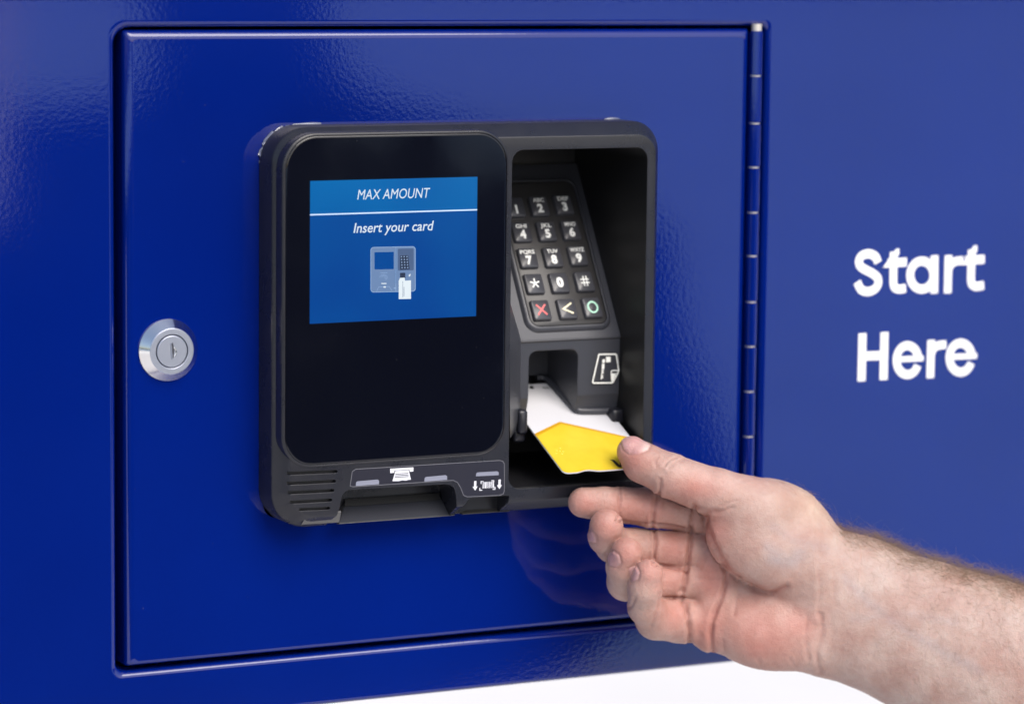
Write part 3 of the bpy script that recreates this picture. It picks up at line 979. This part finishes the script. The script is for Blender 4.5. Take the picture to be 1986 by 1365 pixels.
H_ = 2.3
LO = np.array([1080., 820., -190.]); HI = np.array([2240., 1740., 135.])
NX, NYY, NZ = [int(v) for v in np.ceil((HI - LO) / H_)]
gxs = (LO[0] + H_ * np.arange(NX)).astype(np.float32)
gys = (LO[1] + H_ * np.arange(NYY)).astype(np.float32)
gzs = (LO[2] + H_ * np.arange(NZ)).astype(np.float32)
BIG = 60.0
def field(): return np.full((NX, NYY, NZ), BIG, np.float32)
def smin(a, b, k):
    h = np.clip(.5 + .5 * (b - a) / k, 0, 1)
    return b + (a - b) * h - k * h * (1 - h)
def region(lo, hi, pad):
    i0 = np.clip(((lo - pad - LO) / H_).astype(int), 0, [NX, NYY, NZ])
    i1 = np.clip(((hi + pad - LO) / H_).astype(int) + 2, 0, [NX, NYY, NZ])
    sl_ = tuple(slice(a, b) for a, b in zip(i0, i1))
    return sl_, np.meshgrid(gxs[sl_[0]], gys[sl_[1]], gzs[sl_[2]], indexing='ij', sparse=True)
def cone(F_, a, ra, b, rb, k, flat=1.0, pad=None):
    """Round cone a-b; flat > 1 squeezes it towards the plane of the palm."""
    a, b = np.array(a, float), np.array(b, float)
    rm = max(ra, rb); pad = (k + 12) if pad is None else pad
    sl_, (x, y, z) = region(np.minimum(a, b) - rm, np.maximum(a, b) + rm, pad)
    ab = b - a; ab2 = ab.copy(); ab2[2] *= flat
    L2 = (ab2 ** 2).sum()
    px_, py_, pz_ = x - a[0], y - a[1], (z - a[2]) * flat
    t = np.clip((px_ * ab2[0] + py_ * ab2[1] + pz_ * ab2[2]) / L2, 0, 1)
    d = np.sqrt((px_ - t * ab2[0]) ** 2 + (py_ - t * ab2[1]) ** 2 + (pz_ - t * ab2[2]) ** 2) - (ra + (rb - ra) * t)
    if flat > 1: d = d / (1 + (flat - 1) * .35)
    F_[sl_] = smin(F_[sl_], d.astype(np.float32), k)
def ellipsoid(F_, c, r_, ang, k, tilt=0.0):
    """Ellipsoid turned by ang degrees in the picture plane."""
    c = np.array(c, float); m = max(r_)
    sl_, (x, y, z) = region(c - m, c + m, k + 12)
    ca, sa = math.cos(math.radians(ang)), math.sin(math.radians(ang))
    u = (x - c[0]) * ca + (y - c[1]) * sa
    v = -(x - c[0]) * sa + (y - c[1]) * ca
    ww = (z - c[2]) - tilt * u
    k0 = np.sqrt((u / r_[0]) ** 2 + (v / r_[1]) ** 2 + (ww / r_[2]) ** 2)
    k1 = np.sqrt((u / r_[0] ** 2) ** 2 + (v / r_[1] ** 2) ** 2 + (ww / r_[2] ** 2) ** 2) + 1e-6
    F_[sl_] = smin(F_[sl_], (k0 * (k0 - 1) / k1).astype(np.float32), k)
def chain(F_, pts, k=7, k0=None):
    for i in range(len(pts) - 1):
        (a, ra), (b, rb_) = pts[i], pts[i + 1]
        cone(F_, a, ra, b, rb_, k)

# palm, wrist and forearm
BODY = field()
cone(BODY, (1645, 1176, -78), 132, (2420, 1489, -124), 224.6, 30, 1.55)
cone(BODY, (1560, 1150, -72), 122, (1645, 1176, -78), 130, 34, 1.75)
cone(BODY, (1398, 1010, -66), 44, (1560, 1080, -76), 70, 24)
cone(BODY, (1396, 1075, -72), 46, (1570, 1130, -78), 74, 24)
cone(BODY, (1388, 1140, -70), 45, (1570, 1180, -76), 74, 24)
cone(BODY, (1378, 1205, -62), 42, (1560, 1222, -66), 70, 24)
ellipsoid(BODY, (1482, 1228, -44), (118, 70, 56), 12, 24)      # heel of the hand, little finger side
ellipsoid(BODY, (1390, 1185, -45), (42, 80, 34), 18, 20)       # pad below the fingers
ellipsoid(BODY, (1388, 1092, -50), (40, 50, 32), 5, 20)
ellipsoid(BODY, (1515, 988, -50), (92, 54, 56), 24, 40)        # back of the hand behind the thumb
ellipsoid(BODY, (1600, 1240, -70), (60, 66, 55), 20, 24)
# thumb and its ball
TH = field()
ellipsoid(TH, (1472, 1052, 2), (112, 80, 62), 32, 12)
ellipsoid(TH, (1545, 1085, -22), (80, 72, 50), 32, 30)
cone(TH, (1478, 992, -2), 66, (1392, 956, 22), 46, 22)
cone(TH, (1392, 956, 22), 46, (1300, 922, 34), 42, 12)
cone(TH, (1300, 922, 34), 42, (1246, 896, 30), 38.5, 8)
cone(TH, (1246, 896, 30), 38.5, (1226, 876, 28), 30, 8)
KX = (10 + 62 * np.clip((gxs - 1490) / 90, 0, 1) ** 1.5).astype(np.float32)[:, None, None]
BODY = smin(BODY, TH, KX)
# fingers
FI = field()
def finger(pts, k=7):
    f = field()
    chain(f, pts, k)
    return f
idx = finger([((1392, 1000, -66), 45), ((1330, 992, -50), 37), ((1262, 984, -30), 38.5), ((1205, 979, -12), 34), ((1172, 978, 2), 33.5), ((1131, 974, 12), 29.5)])
mid = finger([((1392, 1070, -72), 46), ((1326, 1068, -62), 38), ((1232, 1062, -42), 38), ((1190, 1056, -8), 35), ((1176, 1040, 22), 34.5), ((1176, 1020, 52), 33)], 8)
rin = finger([((1384, 1128, -68), 45), ((1310, 1126, -56), 34), ((1246, 1132, -34), 37), ((1214, 1128, 4), 36), ((1210, 1098, 40), 34), ((1216, 1072, 62), 31)], 8)
lit = finger([((1370, 1205, -58), 42), ((1318, 1203, -44), 42), ((1272, 1200, -14), 39), ((1252, 1176, 30), 34), ((1250, 1142, 62), 32), ((1257, 1112, 78), 28)], 8)
for f in (idx, mid, rin, lit): FI = smin(FI, f, np.float32(2.5))
BODY = smin(BODY, FI, np.float32(7))
del FI, TH, idx, mid, rin, lit

def surface_nets(Fd):
    S = Fd < 0
    cnt = np.zeros((NX - 1, NYY - 1, NZ - 1), np.int8)
    for i in (0, 1):
        for j in (0, 1):
            for k in (0, 1):
                cnt += S[i:NX - 1 + i, j:NYY - 1 + j, k:NZ - 1 + k]
    act = (cnt > 0) & (cnt < 8)
    I = np.argwhere(act)
    idx_ = np.full(act.shape, -1, np.int32)
    idx_[act] = np.arange(len(I))
    acc = np.zeros((len(I), 3)); num = np.zeros(len(I))
    cs_ = [(0, 0, 0), (1, 0, 0), (0, 1, 0), (1, 1, 0), (0, 0, 1), (1, 0, 1), (0, 1, 1), (1, 1, 1)]
    val = [Fd[I[:, 0] + c[0], I[:, 1] + c[1], I[:, 2] + c[2]] for c in cs_]
    for a in range(8):
        for b in range(a + 1, 8):
            df = [abs(p - q_) for p, q_ in zip(cs_[a], cs_[b])]
            if sum(df) != 1: continue
            m_ = (val[a] < 0) != (val[b] < 0)
            t = np.where(m_, val[a] / np.where(m_, val[a] - val[b], 1), 0)
            pt = np.array(cs_[a])[None] + t[:, None] * (np.array(cs_[b]) - np.array(cs_[a]))[None]
            acc += pt * m_[:, None]; num += m_
    V = I + acc / num[:, None]
    V = LO[None] + V * H_
    quads = []
    for ax in range(3):
        sh = [slice(0, None)] * 3
        a = [slice(None)] * 3; b = [slice(None)] * 3
        a[ax] = slice(0, -1); b[ax] = slice(1, None)
        ch = S[tuple(a)] != S[tuple(b)]
        E = np.argwhere(ch)
        o1, o2 = [(1, 2), (2, 0), (0, 1)][ax]
        E = E[(E[:, o1] > 0) & (E[:, o2] > 0)]
        lim = np.array([NX - 1, NYY - 1, NZ - 1])
        E = E[np.all(E < lim, 1)]
        def at_(d1, d2):
            q_ = E.copy(); q_[:, o1] -= d1; q_[:, o2] -= d2
            return idx_[q_[:, 0], q_[:, 1], q_[:, 2]]
        Q = np.stack([at_(1, 1), at_(0, 1), at_(0, 0), at_(1, 0)], 1)
        ins = S[E[:, 0], E[:, 1], E[:, 2]]
        Q[~ins] = Q[~ins][:, ::-1]
        Q = Q[np.all(Q >= 0, 1)]
        quads.append(Q)
    return V, np.concatenate(quads)
HV, HQ = surface_nets(BODY)
del BODY

def laplacian(V, Q, lam, it):
    n = len(V)
    E = np.concatenate([Q[:, [0, 1]], Q[:, [1, 2]], Q[:, [2, 3]], Q[:, [3, 0]]])
    deg = np.bincount(E[:, 0], minlength=n) + np.bincount(E[:, 1], minlength=n)
    deg = np.maximum(deg, 1)
    for s in range(it):
        for l_ in (lam, -lam * 1.04):
            A = np.stack([np.bincount(E[:, 0], V[E[:, 1], c], n) + np.bincount(E[:, 1], V[E[:, 0], c], n) for c in range(3)], 1) / deg[:, None]
            V = V + l_ * (A - V)
    return V
HV = laplacian(HV, HQ, .6, 6)
def vnormals(V, Q):
    nrm = np.cross(V[Q[:, 2]] - V[Q[:, 0]], V[Q[:, 3]] - V[Q[:, 1]])
    A = np.stack([sum(np.bincount(Q[:, k], nrm[:, c], len(V)) for k in range(4)) for c in range(3)], 1)
    return A / (np.linalg.norm(A, axis=1, keepdims=True) + 1e-9)
HN = vnormals(HV, HQ)
# outermost layer towards the palm side, so that a crease marks only the skin it belongs to
cell = 4.0
gi = ((HV[:, 0] - LO[0]) / cell).astype(int); gj = ((HV[:, 1] - LO[1]) / cell).astype(int)
top_ = np.full((int(1170 / cell) + 4, int(930 / cell) + 4), -1e3)
np.maximum.at(top_, (gi, gj), HV[:, 2])
FRONT = (HV[:, 2] > top_[gi, gj] - 16) & (HN[:, 2] > -.05)

def seg_dist(pts):
    d = np.full(len(HV), 1e3); pp = HV[:, :2]
    for a, b in zip(pts[:-1], pts[1:]):
        a, b = np.array(a, float), np.array(b, float); ab = b - a
        t = np.clip(((pp - a) @ ab) / (ab @ ab), 0, 1)
        d = np.minimum(d, np.linalg.norm(pp - a - t[:, None] * ab, axis=1))
    return d
def cr(pts): return [(p.x, p.y) for p in smooth_path([(x, y, 0) for x, y in pts], 5)]
sx_ = HV[:, 0]; sy0 = HV[:, 1]
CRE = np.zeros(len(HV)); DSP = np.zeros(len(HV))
for pts, dep, wid in (
    ([(1203, 946), (1201, 975), (1198, 1006)], 3.4, 2.6), ([(1277, 958), (1270, 985), (1266, 1014)], 6, 3.2), ([(1267, 962), (1264, 990), (1262, 1012)], 2.0, 2.5),
    ([(1347, 985), (1343, 1005), (1338, 1026)], 6, 4), ([(1341, 1030), (1337, 1065), (1331, 1104)], 7.5, 4), ([(1331, 1112), (1327, 1130), (1322, 1146)], 7, 4),
    ([(1322, 1163), (1331, 1178), (1336, 1217), (1338, 1262)], 7.5, 4),
    ([(1265, 1020), (1271, 1045), (1267, 1090)], 6, 3.2), ([(1259, 1022), (1263, 1050), (1259, 1082)], 2.5, 2.6),
    ([(1369, 1000), (1374, 1029), (1403, 1088), (1433, 1121), (1478, 1146), (1498, 1148), (1525, 1138)], 4.8, 5),
    ([(1400, 1092), (1409, 1115), (1403, 1146), (1388, 1183), (1380, 1214), (1379, 1240), (1384, 1268)], 5.5, 4),
    ([(1433, 1121), (1431, 1150), (1424, 1190)], 1.6, 4), ([(1418, 1108), (1416, 1140)], 1.2, 3),
    ([(1350, 1120), (1376, 1124), (1402, 1120)], 1.4, 4),
    ([(1566, 1195), (1562, 1235), (1568, 1276)], 1.8, 4), ([(1592, 1192), (1594, 1230), (1584, 1265), (1590, 1302)], 2.5, 4),
    ([(1588, 1108), (1590, 1150), (1586, 1192)], 1.2, 4), ([(1622, 1085), (1618, 1130), (1622, 1175)], .9, 4),
    ([(1281, 930), (1280, 945), (1278, 962)], 3.2, 3), ([(1289, 904), (1298, 893), (1313, 886)], 2.4, 2.5), ([(1296, 908), (1308, 897), (1328, 889)], 2.4, 2.5), ([(1273, 905), (1270, 894), (1276, 886)], 1.2, 2.5), ([(1304, 906), (1318, 898), (1334, 893)], 1.0, 2.5),
    ([(1345, 978), (1368, 990), (1395, 992), (1420, 984)], 2.6, 4), ([(1385, 988), (1410, 976), (1432, 971)], 1.2, 3),
    ([(1232, 1160), (1226, 1172), (1216, 1180)], 2, 3), ([(1279, 1150), (1276, 1180), (1262, 1212)], 2.5, 3),
    ([(1500, 1285), (1512, 1300)], .9, 3), ([(1530, 1275), (1545, 1296)], .9, 3), ([(1470, 1278), (1478, 1298)], .7, 3), ([(1402, 1240), (1406, 1272)], 1.0, 3)):
    wid = wid * 1.12
    vary = .84 + .16 * np.sin(sx_ * .11 + sy0 * .17)
    d = seg_dist(cr(pts)) + 1.1 * np.sin(sx_ * .09 + 1.3 * np.sin(sy0 * .13)) * np.sin(sy0 * .16)
    dep = dep * vary
    g_w = np.exp(-(d / wid) ** 2) * FRONT
    DSP -= dep * g_w
    DSP += dep * .22 * np.exp(-((d - wid * 2.2) / (wid * 1.3)) ** 2) * FRONT
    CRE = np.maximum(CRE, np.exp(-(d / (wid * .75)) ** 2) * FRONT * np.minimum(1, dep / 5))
for pts, dep, wid in (([(1196, 1009), (1235, 1016), (1285, 1018), (1340, 1028)], 6.5, 3.4), ([(1268, 1094), (1300, 1099), (1332, 1107)], 6.5, 3.4), ([(1286, 1159), (1306, 1159), (1324, 1157)], 4, 3.4)):
    d = seg_dist(cr(pts))
    DSP -= dep * np.exp(-(d / wid) ** 2) * FRONT
    CRE = np.maximum(CRE, .8 * np.exp(-(d / wid) ** 2) * FRONT)  # shade in the gaps between fingers goes into the colour
for cx_, cy_, rx_, ry_, hh in ((1308, 992, 26, 22, 3.2), (1236, 982, 24, 22, 2.4), (1303, 1063, 24, 28, 3.6), (1304, 1125, 20, 20, 3), (1300, 1200, 24, 34, 2.5), (1372, 1090, 26, 34, 3), (1362, 1200, 18, 50, 3), (1480, 1215, 70, 50, 3), (1320, 930, 30, 24, 2), (1247, 905, 24, 24, 2)):
    DSP += hh * np.exp(-((sx_ - cx_) / rx_) ** 2 - ((sy0 - cy_) / ry_) ** 2) * FRONT
# nails
def inside(poly, soft=2.0):
    """Signed distance-like weight of being inside a polygon drawn on the photograph."""
    pp = HV[:, :2]; n = len(poly); ins_ = np.zeros(len(HV), bool); d = np.full(len(HV), 1e3)
    for i in range(n):
        a, b = np.array(poly[i], float), np.array(poly[(i + 1) % n], float)
        ab = b - a; t = np.clip(((pp - a) @ ab) / (ab @ ab), 0, 1)
        d = np.minimum(d, np.linalg.norm(pp - a - t[:, None] * ab, axis=1))
        c = ((a[1] > pp[:, 1]) != (b[1] > pp[:, 1])) & (pp[:, 0] < (b[0] - a[0]) * (pp[:, 1] - a[1]) / (b[1] - a[1] + 1e-9) + a[0])
        ins_ ^= c
    sd = np.where(ins_, d, -d)
    return sd
NAIL = np.zeros(len(HV)); NTIP = np.zeros(len(HV))
for poly in ([(1206, 834), (1222, 834), (1262, 862), (1256, 872), (1240, 879), (1220, 881), (1209, 873), (1203, 856)],
             [(1176, 1072), (1190, 1068), (1200, 1076), (1204, 1092), (1196, 1100), (1180, 1096)],
             [(1220, 1102), (1234, 1096), (1240, 1110), (1236, 1124), (1224, 1128)],
             [(1135, 1030), (1146, 1028), (1154, 1040), (1156, 1052), (1140, 1050)]):
    sd = inside(poly)
    m_ = FRONT
    wn = np.clip(sd / 2.0 + .5, 0, 1) * m_
    NAIL = np.maximum(NAIL, wn)
    DSP -= 1.8 * np.exp(-((sd + .5) / 2.2) ** 2) * m_
    DSP += .8 * wn
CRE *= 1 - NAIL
# shallow folds and tendons
sx = HV[:, 0]; sy_ = HV[:, 1]
DSP += FRONT * (1.2 * np.sin(sx * .045 + sy_ * .03) * np.sin(sy_ * .05 - sx * .012)) * np.clip((sx - 1340) / 120, 0, 1)
HV2 = HV + HN * DSP[:, None]
# skin colour: redder pads, pale wrist, veins, pink nails, plus painted light and shade
def blob(cx, cy, rx, ry=None, a=0):
    ry = ry or rx; ca, sa = math.cos(math.radians(a)), math.sin(math.radians(a))
    u = (sx - cx) * ca + (sy_ - cy) * sa; v = -(sx - cx) * sa + (sy_ - cy) * ca
    return np.exp(-(u / rx) ** 2 - (v / ry) ** 2)
rng_ = np.random.RandomState(3)
base = np.array([.45, .308, .264]); red = np.array([.49, .190, .155]); pale = np.array([.455, .352, .312]); blue_ = np.array([.34, .310, .325]); warm = np.array([.54, .39, .27])
Rw = np.zeros(len(HV))
for b in ((1135, 978, 40, 26), (1176, 1025, 36), (1216, 1075, 34), (1257, 1108, 30), (1240, 985, 90, 30), (1305, 1065, 40, 38), (1300, 1120, 40), (1310, 1190, 34, 40), (1380, 1120, 40, 55), (1385, 1030, 26, 40), (1225, 890, 34), (1480, 1230, 90, 60, 20), (1470, 1255, 44, 32), (1545, 1215, 46, 36), (1375, 1215, 46, 70), (1345, 945, 60, 28)):
    Rw = np.maximum(Rw, blob(*b) * (.9 if b[0] != 1470 else 1.0))
Pw = np.clip((sx - 1500) / 140, 0, 1) * .8
Pw = np.maximum(Pw, .75 * blob(1540, 1060, 90, 60, 30))
Bw = np.zeros(len(HV))
for pts, wd, st in (([(1500, 1082), (1530, 1090), (1550, 1075)], 16, .55), ([(1490, 1060), (1520, 1080)], 12, .4), ([(1640, 1120), (1700, 1180), (1790, 1240), (1900, 1300)], 11, .35), ([(1655, 1200), (1740, 1190), (1850, 1205)], 10, .25), ([(1500, 1020), (1545, 1050), (1600, 1060)], 10, .25)):
    Bw = np.maximum(Bw, st * np.exp(-(seg_dist(cr(pts)) / wd) ** 2))
Yw = np.clip(1 - (sy_ - (925 + (sx - 1480) * .37)) / 90, 0, 1) * np.clip((sx - 1480) / 100, 0, 1) * .6  # highlight along the forearm's top edge, painted as warmer, lighter skin
col = base[None] * np.ones((len(HV), 1))
def lerp(c, w_): return col + (c[None] - col) * np.clip(w_, 0, 1)[:, None]
col = lerp(pale, Pw); col = lerp(warm, Yw); col = lerp(red, Rw * .62); col = lerp(blue_, Bw)
col = lerp(np.array([.30, .10, .08]), CRE * .36)  # creases redder, with shade in creases and finger gaps painted in
col = col * .915; col = lerp(np.array([.49, .30, .29]), NAIL); col = lerp(np.array([.62, .52, .48]), NAIL * blob(1256, 868, 12))
me = bpy.data.meshes.new('person')
W_ = hand_to_world(HV2)
keep = HQ[(HV[HQ].mean(1)[:, 0] < 2234) & (HV[HQ].mean(1)[:, 1] < 1730)]
me.vertices.add(len(W_)); me.vertices.foreach_set('co', W_.astype(np.float32).ravel())
me.loops.add(keep.size); me.loops.foreach_set('vertex_index', keep.astype(np.int32).ravel())
me.polygons.add(len(keep)); me.polygons.foreach_set('loop_start', np.arange(0, keep.size, 4, dtype=np.int32))
me.update(calc_edges=True)
me.validate()
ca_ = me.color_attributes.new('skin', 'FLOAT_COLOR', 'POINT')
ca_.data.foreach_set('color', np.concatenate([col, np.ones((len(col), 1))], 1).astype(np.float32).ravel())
na_ = me.attributes.new('nail', 'FLOAT', 'POINT')
na_.data.foreach_set('value', NAIL.astype(np.float32))
me.polygons.foreach_set('use_smooth', [True] * len(me.polygons))
SKIN = mat('skin', (.6, .4, .3), rough=.5, spec=.35)
def skin(m_):
    N, L, b = nodes(m_)
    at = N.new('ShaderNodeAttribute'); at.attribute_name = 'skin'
    na = N.new('ShaderNodeAttribute'); na.attribute_name = 'nail'
    n1 = noise(m_, 160, 5, .65); n2 = noise(m_, 45, 4, .6)
    mx = N.new('ShaderNodeMix'); mx.data_type = 'RGBA'; mx.blend_type = 'MULTIPLY'; mx.inputs[0].default_value = 1
    rp = N.new('ShaderNodeValToRGB')
    rp.color_ramp.elements[0].position = .32; rp.color_ramp.elements[0].color = (.88, .75, .72, 1)
    rp.color_ramp.elements[1].position = .68; rp.color_ramp.elements[1].color = (1.06, 1.08, 1.08, 1)
    L.new(n2.outputs['Fac'], rp.inputs[0])
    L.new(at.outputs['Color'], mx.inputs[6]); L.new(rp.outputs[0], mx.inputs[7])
    mx2 = N.new('ShaderNodeMix'); mx2.data_type = 'RGBA'; mx2.blend_type = 'MULTIPLY'; mx2.inputs[0].default_value = 1
    rp2 = N.new('ShaderNodeValToRGB')
    rp2.color_ramp.elements[0].position = .35; rp2.color_ramp.elements[0].color = (.95, .90, .89, 1)
    rp2.color_ramp.elements[1].position = .65; rp2.color_ramp.elements[1].color = (1.03, 1.03, 1.03, 1)
    L.new(n1.outputs['Fac'], rp2.inputs[0])
    L.new(mx.outputs[2], mx2.inputs[6]); L.new(rp2.outputs[0], mx2.inputs[7])
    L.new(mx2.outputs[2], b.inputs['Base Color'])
    b.inputs['Subsurface Weight'].default_value = .25
    b.inputs['Subsurface Radius'].default_value = (1.0, .35, .2)
    b.inputs['Subsurface Scale'].default_value = .0022
    mr = N.new('ShaderNodeMapRange')
    mr.inputs[3].default_value = .52; mr.inputs[4].default_value = .30
    L.new(na.outputs['Fac'], mr.inputs[0]); L.new(mr.outputs[0], b.inputs['Roughness'])
    tc = N.new('ShaderNodeTexCoord'); vo = N.new('ShaderNodeTexVoronoi')
    vo.inputs['Scale'].default_value = 1150
    L.new(tc.outputs['Object'], vo.inputs['Vector'])
    bp = N.new('ShaderNodeBump'); bp.inputs['Distance'].default_value = 1.3e-4; bp.inputs['Strength'].default_value = .9
    L.new(vo.outputs['Distance'], bp.inputs['Height'])
    bp2 = N.new('ShaderNodeBump'); bp2.inputs['Distance'].default_value = 9e-4; bp2.inputs['Strength'].default_value = .8
    L.new(n1.outputs['Fac'], bp2.inputs['Height']); L.new(bp.outputs[0], bp2.inputs['Normal'])
    L.new(bp2.outputs[0], b.inputs['Normal'])
skin(SKIN)
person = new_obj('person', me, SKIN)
tag(person, 'bare right hand and hairy forearm pinching the card between thumb and finger', 'person')

# hair of the forearm and wrist
HN2 = vnormals(HV2, HQ)
HAIR = mat('arm_hair', (.20, .125, .075), rough=.5)
cu = bpy.data.curves.new('arm_hair', 'CURVE')
cu.dimensions = '3D'; cu.bevel_depth = .000062; cu.bevel_resolution = 0; cu.resolution_u = 1
axis = np.array([.93, .36, 0.])
pool = np.where((sx > 1500) & (sx < 2060) & (HN2[:, 2] > -.75))[0]
edge_y = 925 + np.clip(sx - 1480, 0, None) * .37
nrm_up = -HN2[:, 1]
wgt = np.zeros(len(HV))
wgt[pool] = np.exp(-((nrm_up[pool] - .86) / .22) ** 2) * np.clip((sx[pool] - 1540) / 100, 0.03, 1) * .9
wgt[pool] += .20 * np.clip((sx[pool] - 1640) / 130, 0, 1) * (HN2[pool, 2] > .1) * np.clip(1.25 - (sy_[pool] - edge_y[pool]) / 330, .05, 1)
wgt /= wgt.sum()
roots = rng_.choice(len(HV), 3600, p=wgt)
for r_i in roots:
    p = HV2[r_i]; n_ = HN2[r_i]
    upper = n_[1] < -.6
    ang = rng_.normal(0, .45)
    dirv = -axis * .5 + np.array([0, -.1, .1]) if upper else axis * .6 + np.array([0, .45, 0])
    if rng_.rand() < .5 and upper: dirv = axis * .5
    dirv = dirv + rng_.normal(0, .4, 3)
    dirv = dirv - n_ * (dirv @ n_); dirv /= np.linalg.norm(dirv) + 1e-6
    Lh = (rng_.uniform(18, 52) if upper else rng_.uniform(12, 30)) * (1 if sx[r_i] > 1620 else .6)
    lift = rng_.uniform(.35, 1.0) if upper else rng_.uniform(.12, .35)
    side = np.cross(n_, dirv) * rng_.normal(0, .5 if upper else .9)
    pts = []
    for k in range(5):
        t = k / 4
        q_ = p + Lh * (dirv * t + n_ * lift * (t - .55 * t * t) + side * t * t)
        pts.append(q_)
    wp = hand_to_world(np.array(pts))
    s_ = cu.splines.new('POLY'); s_.points.add(4)
    for k in range(5):
        s_.points[k].co = (*wp[k], 1); s_.points[k].radius = (1.0 - .7 * k / 4) * rng_.uniform(.6, 1.0) * (1.0 if upper else .72)
ho = bpy.data.objects.new('arm_hair', cu)
cu.materials.append(HAIR)
COL.objects.link(ho)
ho.parent = person
ho['kind'] = 'stuff'
